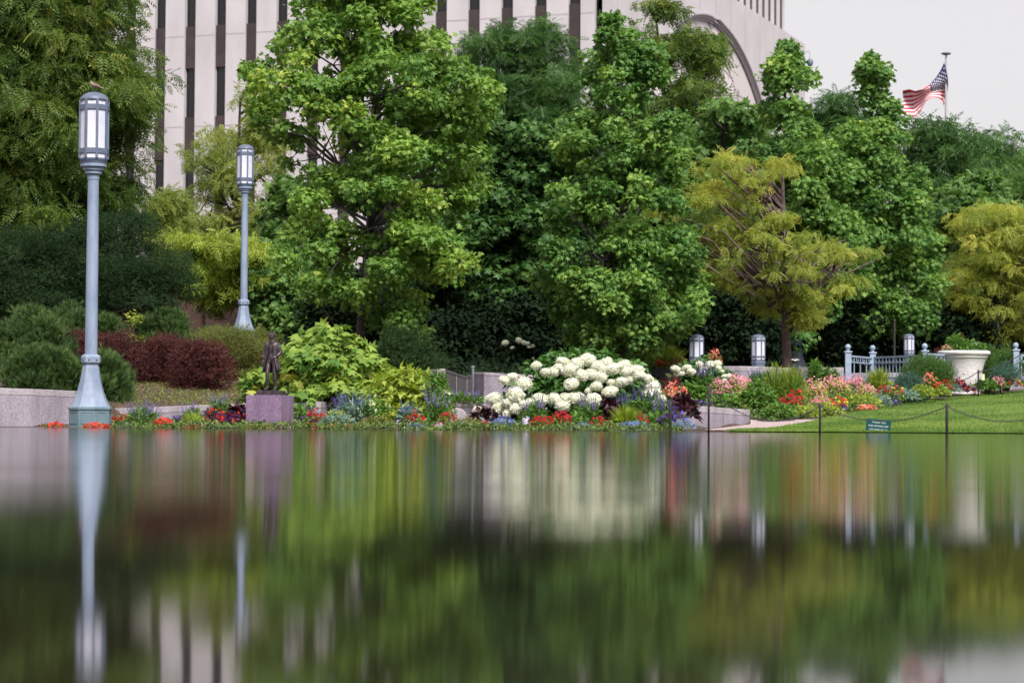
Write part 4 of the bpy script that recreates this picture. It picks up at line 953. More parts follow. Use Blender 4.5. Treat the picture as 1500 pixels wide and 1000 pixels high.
# far trees that close the view
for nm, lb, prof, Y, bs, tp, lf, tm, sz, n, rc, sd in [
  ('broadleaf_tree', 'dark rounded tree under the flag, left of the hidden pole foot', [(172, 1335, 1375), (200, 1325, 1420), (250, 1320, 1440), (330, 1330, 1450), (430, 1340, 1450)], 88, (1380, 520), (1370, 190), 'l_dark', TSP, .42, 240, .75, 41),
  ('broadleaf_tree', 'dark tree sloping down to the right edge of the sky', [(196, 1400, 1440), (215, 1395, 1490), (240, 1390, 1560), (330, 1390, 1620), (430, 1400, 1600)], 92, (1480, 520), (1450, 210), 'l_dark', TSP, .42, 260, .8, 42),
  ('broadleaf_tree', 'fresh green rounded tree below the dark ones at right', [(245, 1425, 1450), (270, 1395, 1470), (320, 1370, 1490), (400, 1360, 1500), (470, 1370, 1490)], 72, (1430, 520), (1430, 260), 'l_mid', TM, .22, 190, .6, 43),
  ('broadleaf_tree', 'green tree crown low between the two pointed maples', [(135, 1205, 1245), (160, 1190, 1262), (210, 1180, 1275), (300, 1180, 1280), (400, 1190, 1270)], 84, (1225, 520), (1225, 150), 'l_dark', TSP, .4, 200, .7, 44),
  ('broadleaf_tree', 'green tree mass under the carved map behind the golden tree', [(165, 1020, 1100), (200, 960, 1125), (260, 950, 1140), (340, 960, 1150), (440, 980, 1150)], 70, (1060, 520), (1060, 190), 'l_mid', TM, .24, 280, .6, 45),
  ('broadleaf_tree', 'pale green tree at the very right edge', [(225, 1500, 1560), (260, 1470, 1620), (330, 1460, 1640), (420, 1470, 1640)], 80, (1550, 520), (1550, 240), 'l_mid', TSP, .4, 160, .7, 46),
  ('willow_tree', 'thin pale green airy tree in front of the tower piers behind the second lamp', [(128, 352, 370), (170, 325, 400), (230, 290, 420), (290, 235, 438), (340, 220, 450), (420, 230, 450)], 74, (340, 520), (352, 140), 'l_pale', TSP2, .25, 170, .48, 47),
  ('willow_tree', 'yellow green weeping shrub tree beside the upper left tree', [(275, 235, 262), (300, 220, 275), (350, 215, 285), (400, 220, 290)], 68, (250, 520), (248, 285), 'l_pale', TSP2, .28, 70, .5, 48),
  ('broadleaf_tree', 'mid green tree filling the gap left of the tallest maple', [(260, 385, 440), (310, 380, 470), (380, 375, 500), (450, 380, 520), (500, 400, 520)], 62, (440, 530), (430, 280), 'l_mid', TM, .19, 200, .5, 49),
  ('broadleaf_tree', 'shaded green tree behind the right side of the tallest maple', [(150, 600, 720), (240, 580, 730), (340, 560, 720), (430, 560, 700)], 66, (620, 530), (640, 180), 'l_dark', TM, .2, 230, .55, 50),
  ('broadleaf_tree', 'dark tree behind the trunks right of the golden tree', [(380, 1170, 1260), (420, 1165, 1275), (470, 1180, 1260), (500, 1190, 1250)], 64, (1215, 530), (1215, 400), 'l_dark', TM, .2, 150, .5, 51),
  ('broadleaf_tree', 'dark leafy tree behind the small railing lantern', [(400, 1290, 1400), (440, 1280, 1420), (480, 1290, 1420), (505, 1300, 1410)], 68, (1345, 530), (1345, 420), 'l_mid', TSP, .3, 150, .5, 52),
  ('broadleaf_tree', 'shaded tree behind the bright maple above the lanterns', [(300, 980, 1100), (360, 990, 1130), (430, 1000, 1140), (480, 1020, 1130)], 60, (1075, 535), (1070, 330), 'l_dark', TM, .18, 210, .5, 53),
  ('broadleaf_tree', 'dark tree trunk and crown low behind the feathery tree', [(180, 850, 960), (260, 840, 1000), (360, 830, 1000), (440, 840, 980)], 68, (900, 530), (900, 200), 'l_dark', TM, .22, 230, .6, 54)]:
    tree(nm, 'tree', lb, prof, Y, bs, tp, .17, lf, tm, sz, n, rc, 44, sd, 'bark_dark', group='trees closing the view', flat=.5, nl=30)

# ------------------------------------------------------------------ shrubs behind
shrub('laurel_shrub', 'shrub', 'broad very dark evergreen spreading under the upper left tree', [(318, 130, 215), (345, 60, 230), (372, -90, 262), (420, -110, 290), (440, -110, 285), (458, -100, 210), (485, -90, 110)], 56, 'l_laurel', TBR, .20, 600, .36, 66, 61, depth=.35, flat=.45, droop=.1, bough=9)
shrub('fan_maple', 'small tree', 'lime green Japanese maple between the dark evergreen and second lamp', [(345, 262, 345), (365, 240, 398), (395, 245, 415), (418, 262, 410), (438, 300, 400)], 59, 'l_lime', TSP2, .24, 150, .34, 44, 62, flat=.4, depth=.5, droop=.6)
shrub('evergreen_shrub', 'shrub', 'mid green shrub to the right of the second lamp', [(395, 365, 440), (430, 362, 480), (470, 368, 520), (500, 380, 530)], 58, 'l_mid', TM, .13, 190, .34, 50, 63, depth=.5)
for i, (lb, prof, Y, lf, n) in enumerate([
  ('dark shade shrub behind the tallest maple trunk', [(425, 470, 600), (460, 440, 640), (500, 430, 640), (525, 440, 630)], 56, 'l_shaded', 200),
  ('dark shade planting left of the black trunk', [(470, 590, 700), (500, 590, 700), (535, 590, 700)], 52, 'l_shaded', 130),
  ('dark shade planting behind the three faint white blooms', [(430, 690, 830), (470, 650, 850), (510, 640, 860), (550, 640, 860)], 54, 'l_shaded', 260),
  ('dark hedge behind the white hydrangea and maple foot', [(440, 840, 1010), (480, 830, 1040), (520, 830, 1050), (545, 830, 1050)], 55, 'l_shaded', 260),
  ('dark shrubs between the two wall lanterns', [(430, 1010, 1130), (480, 1010, 1150), (530, 1010, 1160), (545, 1020, 1150)], 54, 'l_shaded', 240),
  ('low dark shrubs left of the railing', [(445, 1160, 1280), (480, 1160, 1300), (520, 1170, 1300), (540, 1170, 1290)], 58, 'l_shaded', 200),
  ('dark shrubs beyond the railing and its lantern', [(450, 1280, 1430), (490, 1270, 1460), (530, 1280, 1460), (545, 1290, 1450)], 60, 'l_shaded', 260),
  ('dark shrubs at the right edge beyond the round bushes', [(440, 1440, 1560), (480, 1430, 1600), (530, 1440, 1600), (550, 1450, 1600)], 62, 'l_shaded', 220)]):
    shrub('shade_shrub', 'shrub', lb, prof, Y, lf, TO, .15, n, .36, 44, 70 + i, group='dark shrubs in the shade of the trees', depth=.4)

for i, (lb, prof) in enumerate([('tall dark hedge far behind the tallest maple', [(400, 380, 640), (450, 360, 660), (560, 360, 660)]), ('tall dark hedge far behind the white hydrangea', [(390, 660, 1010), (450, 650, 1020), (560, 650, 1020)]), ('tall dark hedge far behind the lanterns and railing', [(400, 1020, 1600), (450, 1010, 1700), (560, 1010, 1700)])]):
    shrub('hedge', 'hedge', lb, prof, 96, 'l_shaded', TO, .5, 260, .9, 40, 170 + i, group='dark hedges closing the view', depth=.12, inner=.1)
# left slope
pine = dict(tmpl=TT, size=.13, group='low mountain pines on the left slope', flat=.8, up=.2, droop=-.9, jit=.35, twig='twig')
for i, (lb, prof, Y, n) in enumerate([
  ('big mounded pine at the far left above the granite wall', [(462, 20, 75), (480, 0, 90), (510, -50, 100), (545, -70, 105), (575, -80, 100)], 39.5, 210),
  ('low dark pine mound behind the nearest lamp foot', [(520, 40, 95), (540, 20, 118), (575, 12, 120), (590, 20, 115)], 37.2, 120),
  ('pine mound to the right of the nearest lamp foot', [(525, 140, 165), (545, 135, 180), (570, 130, 188), (602, 130, 185)], 37.3, 110),
  ('upright green pine left of the lamp pole', [(450, 92, 112), (470, 75, 135), (500, 65, 150), (520, 60, 150)], 44.5, 100),
  ('small round pine right of the lamp pole', [(466, 148, 162), (485, 140, 175), (510, 138, 180)], 44, 50),
  ('tall green pine with candle shoots above the red hedge', [(458, 244, 256), (475, 228, 268), (500, 222, 275), (520, 218, 280)], 44.3, 95),
  ('little pine between the lime plant and the tall pine', [(472, 212, 220), (490, 205, 225), (512, 200, 228)], 44.2, 34)]):
    shrub('pine_shrub', 'pine shrub', lb, prof, Y, 'l_pine', n=n, rc=.19, per=40, seed=90 + i, **pine)
shrub('lime_plant', 'plant', 'small lime leafed plant above the red hedge', [(458, 194, 200), (475, 188, 206), (495, 184, 214), (515, 182, 216)], 43.8, 'l_lime', TO, .07, 40, .12, 20, 98)
for i, (lb, prof, Y, n) in enumerate([
  ('red barberry behind the nearest lamp pole', [(494, 92, 150), (515, 88, 165), (540, 90, 170), (555, 95, 165)], 41.5, 90),
  ('reddish barberry arching just right of the lamp pole', [(496, 140, 190), (515, 132, 212), (545, 135, 212), (575, 150, 205)], 40.5, 110),
  ('middle dark red barberry of the hedge', [(500, 192, 262), (515, 186, 275), (550, 188, 280), (578, 195, 275)], 40.8, 140),
  ('rounded dark red barberry at the right end of the hedge', [(508, 270, 320), (525, 258, 334), (555, 256, 340), (580, 262, 336), (592, 275, 325)], 39.8, 150)]):
    shrub('barberry', 'shrub', lb, prof, Y, 'l_barb', TBR, .13, n, .17, 46, 100 + i, group='dark red barberry hedge', droop=-.1, bough=9)
for i, (lb, prof, Y, n) in enumerate([
  ('feathery green and russet shrub in front of the second lamp', [(488, 275, 400), (505, 262, 412), (530, 300, 415), (560, 325, 412), (600, 338, 405)], 42.5, 210),
  ('small flowering green shrub left of the second lamp foot', [(492, 300, 350), (505, 270, 360), (525, 268, 365)], 44, 60)]):
    shrub('spirea_shrub', 'shrub', lb, prof, Y, 'l_spirea', TBR, .12, n, .17, 46, 110 + i, group='russet tipped shrubs', droop=-.2)
# oakleaf shrub
shrub('oakleaf_shrub', 'shrub', 'large yellow green shrub with broad lobed leaves right of the statue', [(482, 455, 492), (495, 425, 510), (515, 408, 545), (540, 405, 560), (570, 408, 562), (600, 415, 550), (618, 430, 530)], 36.6, 'l_oak', TM, .165, 250, .20, 18, 120, flat=.6, droop=.65, up=.6, jit=.45, depth=.6, bough=4)
shrub('oakleaf_shrub', 'shrub', 'few lime lobed leaves left of the statue behind the pedestal', [(535, 390, 415), (560, 365, 412), (580, 350, 412), (600, 355, 405)], 37.4, 'l_oak', TM, .16, 34, .2, 14, 121, flat=.6, droop=.55, depth=.4)
shrub('yew_shrub', 'shrub', 'dark feathery evergreen behind the wall pillar', [(492, 565, 600), (515, 555, 640), (545, 550, 655), (580, 560, 650), (600, 570, 640)], 39.5, 'l_yew', TBR, .18, 130, .2, 46, 122, droop=-.1)
shrub('green_shrub', 'shrub', 'yellow green leafy shrub between the lobed shrub and the wall recess', [(545, 570, 610), (560, 545, 640), (585, 535, 650), (608, 535, 650), (622, 545, 640)], 35.4, 'l_lime', TO, .12, 140, .15, 22, 123, depth=.6)
shrub('green_shrub', 'shrub', 'small upright green shrub with pale flat flower heads by the pillar', [(548, 632, 648), (570, 628, 655), (600, 625, 658), (615, 625, 655)], 35.2, 'l_green', TO, .08, 50, .12, 22, 124)

# conifers on the right
bx = dict(tmpl=TBR, size=.10, flat=.9, up=.3, droop=-.4, jit=.3, depth=.9)
for i, (lb, prof, Y, n, lf) in enumerate([
  ('largest round clipped evergreen left of the urn', [(527, 1345, 1365), (535, 1330, 1380), (548, 1322, 1386), (562, 1322, 1386)], 45.5, 130, 'l_box'),
  ('rounded evergreen squeezed against the left side of the urn', [(535, 1372, 1382), (548, 1368, 1390), (566, 1366, 1391)], 45.0, 70, 'l_box'),
  ('tall dark evergreen directly right of the urn', [(512, 1440, 1452), (530, 1432, 1458), (560, 1434, 1460), (572, 1436, 1458)], 47.6, 90, 'l_box'),
  ('wide dark evergreen mound at the far right', [(519, 1462, 1480), (530, 1452, 1492), (550, 1452, 1496), (562, 1456, 1492)], 48, 110, 'l_box'),
  ('low blue green spruce in the middle of the right bed', [(556, 1325, 1340), (561, 1316, 1350), (571, 1312, 1354), (578, 1314, 1352)], 44.3, 80, 'l_blue'),
  ('blue green spruce beside the wide evergreen mound', [(538, 1462, 1480), (545, 1455, 1490), (556, 1455, 1490)], 47.0, 45, 'l_blue')]):
    shrub('clipped_evergreen' if lf == 'l_box' else 'spruce_shrub', 'shrub', lb, prof, Y, lf, n=n, rc=.13, per=34, seed=130 + i, group='rounded evergreens round the urn', **bx)

# ------------------------------------------------------------------ white hydrangeas
def bloom_mesh(seed):
    rng = np.random.default_rng(seed); mb = MB(); n = 190
    i = np.arange(n) + .5; ph = np.arccos(1 - 2*i/n); th = math.pi*(1 + 5**.5)*i
    d = np.stack([np.cos(th)*np.sin(ph), np.sin(th)*np.sin(ph), np.cos(ph)], 1) + rng.normal(size=(n, 3))*.05
    rad = .92 + .09*rng.random(n) + .05*np.sin(d[:, 0]*5 + seed)*np.cos(d[:, 2]*4)
    lump = 1 + .10*np.sin(d[:, 0]*6 + seed*2)*np.sin(d[:, 1]*5 + 1)*np.cos(d[:, 2]*6); rad = rad*lump
    mb.cloud(t_flower(4, .42, .10), unit(d)*rad[:, None]*np.array([1, 1, .84]), np.cross(d, rng.normal(size=(n, 3))), unit(d) + rng.normal(size=(n, 3))*.5, .24 + .10*rng.random(n), 0, rng.random(n))
    V = []; mb.lathe([(0, -.76), (.5, -.62), (.8, -.3), (.86, 0), (.78, .35), (.48, .65), (0, .78)], 16, mat=1)  # darker core colour stands in for shade in the crevices between florets
    return mb.build('bloom', [MT['p_white'], MT['p_cream']])
BL = [bloom_mesh(s) for s in (1, 2, 3, 4, 5)]
def blooms(root, off, pts, Y, r_scale, depth, used=[0]):
    cx = sum(p[0] for p in pts)/len(pts); w = max(abs(p[0]-cx) for p in pts) + 1; ymin = min(p[1] for p in pts); ymax = max(p[1] for p in pts) + 1
    for px, py, r in pts:
        rng = random.Random(px*7 + py)
        src = BL[used[0] % 5]; o = src if used[0] < 5 else src.copy()
        if used[0] >= 5: COL.objects.link(o)
        used[0] += 1
        u = (px-cx)/w; v = (py - ymin)/(ymax - ymin); yy = Y - depth*math.sqrt(max(.05, 1 - u*u))*(.62 + .45*v) + rng.uniform(-.06, .06)
        o.parent = root; o.location = tuple(np.array(P(px, py, yy)) - off); s = M(r, yy)*r_scale
        o.scale = (s*rng.uniform(.92, 1.16), s, s*rng.uniform(.78, 1.02)); o.rotation_euler = (rng.uniform(-.4, .4), rng.uniform(-.4, .4), rng.uniform(0, 6))
HB = [(508,508,25),(333,590,28),(375,570,28),(440,608,40),(272,690,38),(392,672,45),(300,742,32),(350,712,28),(396,742,32),(350,768,25),(437,720,27),(483,708,25),(535,690,38),(605,690,33),(655,725,38),(665,682,28),(725,690,40),(822,700,42),(795,645,20),(703,607,38),(840,620,28),(918,598,20),(912,650,35),(972,600,32),(1012,582,28),(690,530,42),(655,487,30),(730,495,33),(793,475,38),(560,545,26),(605,540,26),(630,520,25),(760,560,33),(820,555,35),(860,570,32),(840,505,30),(895,492,30),(870,525,25),(930,525,35),(988,505,32),(1005,540,33),(1060,535,35),(1075,560,28),(1120,580,25),(1145,620,38),(1130,670,38),(1195,688,25),(1165,650,25),(1150,710,20),(185,750,22)]
root, off, C = shrub('hydrangea', 'shrub', 'big hydrangea covered in large white round blooms at the water edge', [(521, 800, 850), (530, 780, 920), (545, 760, 955), (565, 742, 968), (585, 728, 970), (605, 722, 965), (618, 740, 955)], 35.25, 'l_hyd', TO, .13, 230, .17, 30, 140, depth=.3, droop=.45, bough=0)
blooms(root, off, [(650 + x/3.75, 400 + y/3.75, r/3.75) for x, y, r in HB], 34.6, 1.22, .52)
HB3 = [(65,480,45),(75,530,30),(180,470,45),(222,510,45),(130,525,30),(305,435,42),(405,435,42),(480,430,42),(345,480,35),(340,530,38),(495,470,28),(595,552,30),(555,595,25),(530,500,20),(550,550,25)]
root, off, C = shrub('hydrangea', 'shrub', 'smaller hydrangea with cream blooms in the raised bed under the lanterns', [(532, 1020, 1058), (545, 990, 1066), (560, 985, 1070), (572, 990, 1068)], 41.5, 'l_hyd', TO, .12, 90, .15, 26, 141, depth=.3, droop=.4, bough=0)
blooms(root, off, [(980 + x/6.82, 470 + y/6.82, r/6.82) for x, y, r in HB3], 41.0, 1.12, .35)
HB2 = [(778,345,28),(835,385,18),(890,325,28),(930,345,25),(960,350,20),(1000,372,18),(970,380,15),(1005,470,12)]
root, off, C = shrub('hydrangea', 'shrub', 'shaded hydrangea with a few dim white blooms far behind the wall', [(500, 735, 785), (515, 728, 790), (535, 728, 790)], 50, 'l_shaded', TO, .14, 40, .18, 24, 142, depth=.5)  # leaf colour carries the shade here instead of the usual hydrangea green
blooms(root, off, [(600 + x/5.555, 440 + y/5.555, r/5.555) for x, y, r in HB2], 49.6, 1.05, .3)

# ------------------------------------------------------------------ bedding plants
def plant(kind, px, py, w, h, Y, label, seed=None, group=None):
    K = KINDS[kind]; seed = seed or int(px*13 + py*7 + w); rng = np.random.default_rng(seed)
    b = P(px, py, Y); root = empty(K['name'], tuple(b)); tag(root, label, K['cat'], K['group'])
    W, H = M(w, Y)/2, M(h, Y); f = MB(); 
    dens = K.get('n', 150); a = W * max(H, W*.6)
    if K.get('leaf'):
        n = int(dens * max(.5, a/.03)); n = min(n, 900)
        th = rng.random(n)*2*math.pi; r = np.sqrt(rng.random(n)); hh = rng.random(n)
        dome = np.sqrt(np.maximum(0, 1 - r*r)) ; top = K.get('ltop', .85)
        pos = np.stack([W*r*np.cos(th), W*.8*r*np.sin(th), H*top*(.25 + .75*dome)*(hh**.5)], 1)
        out = np.stack([np.cos(th)*r, np.sin(th)*r, dome*.7 + .2], 1)
        nrm = out*.5 + np.array([0, -.1, .6]) + rng.normal(size=(n, 3))*.35
        yd = out*np.array([1, 1, K.get('rise', .3)]) + rng.normal(size=(n, 3))*.4
        f.cloud(K['tm'], pos, yd, nrm, K['ls']*(.6 + .7*rng.random(n)), 0, rng.random(n))
        f.build('foliage', MT[K['leaf']], root)
    if K.get('bloom'):
        for bi, (bm, bs, bn) in enumerate(K['bloom']):
            n = max(5, min(260, int(bn * max(.4, (W*W*.8 + W*H*.5)/.04)))); g = MB()
            th = rng.random(n)*2*math.pi; r = np.sqrt(rng.random(n)); dome = np.sqrt(np.maximum(0, 1 - r*r*.95))
            pos = np.stack([W*1.02*r*np.cos(th), W*.85*r*np.sin(th), H*(.12 + .85*dome)*(.55 + .58*rng.random(n))], 1)
            out = np.stack([np.cos(th)*r*.7, np.sin(th)*r*.7 - .45, dome*.7], 1) + rng.normal(size=(n, 3))*.3
            g.cloud(TFL, pos, np.cross(out, rng.normal(size=(n, 3))), out, bs*(.75 + .5*rng.random(n)), 0, rng.random(n))
            g.build('blooms', MT[bm], root)
    if K.get('spike'):
        sm, ns, frac, fs = K['spike']; ns = max(3, int(ns * W/.12)); g = MB(); st = MB()
        for i in range(ns):
            x, y = rng.uniform(-W, W)*.9, rng.uniform(-W, W)*.6; hh = H*rng.uniform(.72, 1.05); lean = rng.normal(size=2)*.05*H/.3
            p0, p1 = np.array((x*.6, y*.6, 0)), np.array((x + lean[0], y + lean[1], hh))
            st.tube([p0, (p0*.4 + p1*.6), p1], [.004, .0035, .002], 4, cap=False)
            m_ = 26; u = 1 - frac + frac*np.arange(m_)/m_; pp = p0 + (p1-p0)*u[:, None]; a_ = rng.random(m_)*6.28
            rad = fs*(1.1 - .8*(u - (1-frac))/frac); d = np.stack([np.cos(a_), np.sin(a_), np.full(m_, .5)], 1)
            g.cloud(TD, pp, d, np.cross(d, rng.normal(size=(m_, 3))), rad*1.6, 0, rng.random(m_))
        g.build('flower_spikes', MT[sm], root); st.build('stems', MT['stem'], root)
    if K.get('blade'):
        bm, n = K['blade']; n = int(n*W/.12); g = MB(); th = rng.random(n)*6.28; t = rng.random(n)
        pos = np.stack([W*.4*t*np.cos(th), W*.4*t*np.sin(th), np.zeros(n)], 1)
        d = np.stack([np.cos(th)*t*W/H, np.sin(th)*t*W/H, np.full(n, 1.0)], 1) + rng.normal(size=(n, 3))*.08
        g.cloud(TBL, pos, d, np.stack([-np.cos(th), -np.sin(th), np.full(n, .5)], 1), H*(.6 + .5*rng.random(n)), 0, rng.random(n))
        g.build('blades', MT[bm], root)
    return root
def kd(name, cat, group, **k): return dict(name=name, cat=cat, group=group, **k)
KINDS = {
 'red': kd('begonia', 'flowers', 'red flowers in the beds', leaf='l_green', tm=TO, ls=.055, n=120, bloom=[('p_red', .052, 62)]),
 'orange': kd('impatiens', 'flowers', 'orange and coral flowers in the beds', leaf='l_green', tm=TO, ls=.05, n=110, bloom=[('p_orange', .05, 44), ('p_red', .05, 20)]),
 'mixed': kd('impatiens', 'flowers', 'mixed red, orange and dark flowers', leaf='l_maroon', tm=TO, ls=.06, n=120, bloom=[('p_orange', .05, 20), ('p_red', .05, 22), ('p_deep', .055, 20)]),
 'coral': kd('impatiens', 'flowers', 'coral flowers in the right bed', leaf='l_green', tm=TO, ls=.055, n=110, bloom=[('p_coral', .042, 46), ('p_pink', .038, 20), ('p_orange', .04, 12)]),
 'pink': kd('phlox', 'flowers', 'pink flowers in the right bed', leaf='l_green', tm=TO, ls=.06, n=130, ltop=.8, bloom=[('p_pink', .032, 60), ('p_palepink', .032, 36), ('p_magenta', .03, 14)]),
 'palepink': kd('phlox', 'flowers', 'pale pink flowers in the right bed', leaf='l_lime', tm=TO, ls=.055, n=110, ltop=.8, bloom=[('p_palepink', .03, 42), ('p_pink', .03, 34), ('p_coral', .028, 12)]),
 'lilac': kd('pansy', 'flowers', 'lilac and white pansies at the water edge', leaf='l_green', tm=TO, ls=.04, n=90, bloom=[('p_lilac', .055, 20), ('p_magenta', .05, 9), ('p_white', .045, 5)]),
 'pansy': kd('pansy', 'flowers', 'deep purple pansies', leaf='l_green', tm=TO, ls=.04, n=100, bloom=[('p_deep', .065, 30), ('p_purple', .05, 10)]),
 'lobelia': kd('lobelia', 'flowers', 'low blue flowered mounds', leaf='l_silver', tm=TNA, ls=.06, n=160, bloom=[('p_blue', .024, 150)]),
 'silver': kd('silver_plant', 'plant', 'silvery green mounds', leaf='l_silver', tm=TNA, ls=.08, n=260, rise=.6),
 'yellowcover': kd('golden_cover_plant', 'plant', 'yellow green low mounds', leaf='l_spirea', tm=TO, ls=.04, n=320),
 'maroon': kd('coleus', 'plant', 'dark maroon leaved plants', leaf='l_maroon', tm=TO, ls=.13, n=90, rise=.5),
 'salvia': kd('salvia', 'flowers', 'violet salvia spikes', leaf='l_green', tm=TNA, ls=.10, n=150, ltop=.62, rise=.9, spike=('p_violet', 15, .42, .016)),
 'blue': kd('salvia', 'flowers', 'deep blue salvia spikes', leaf='l_green', tm=TNA, ls=.10, n=130, ltop=.6, rise=.9, spike=('p_purple', 19, .5, .019)),
 'faint': kd('salvia', 'flowers', 'pale blue grey flower spikes', leaf='l_silver', tm=TNA, ls=.09, n=120, ltop=.6, rise=.9, spike=('p_blue', 16, .42, .014)),
 'grass': kd('ornamental_grass', 'grass plant', 'fine bladed clumps', blade=('l_lime', 240), leaf='l_lime', tm=TNA, ls=.10, n=90, ltop=.5, rise=1.2),
 'liatris': kd('liatris', 'plant', 'upright feathery plants', leaf='l_green', tm=TNA, ls=.10, n=260, ltop=1.0, rise=.9, blade=('l_green', 120)),
 'plume': kd('plume_plant', 'plant', 'upright yellow green feathery plants', leaf='l_lime', tm=TBR, ls=.10, n=230, ltop=1.0, rise=1.4, blade=('l_green', 50)),
 'leafy': kd('leafy_plant', 'plant', 'green leafy bedding plants', leaf='l_green', tm=TO, ls=.085, n=150),
 'limeleafy': kd('leafy_plant', 'plant', 'lime leaved bedding plants', leaf='l_lime', tm=TO, ls=.055, n=190),
 'gold': kd('marigold', 'flowers', 'yellow and orange flowers', leaf='l_green', tm=TO, ls=.05, n=110, bloom=[('p_yellow', .05, 16), ('p_orange', .055, 16), ('p_red', .05, 8)]),
 'cream': kd('white_flower_plant', 'flowers', 'plants with small cream heads', leaf='l_green', tm=TO, ls=.07, n=110, bloom=[('p_cream', .06, 9)]),
 'redspike': kd('smoke_plant', 'plant', 'airy reddish plants', leaf='l_barb', tm=TBR, ls=.09, n=130, rise=1.0),
}
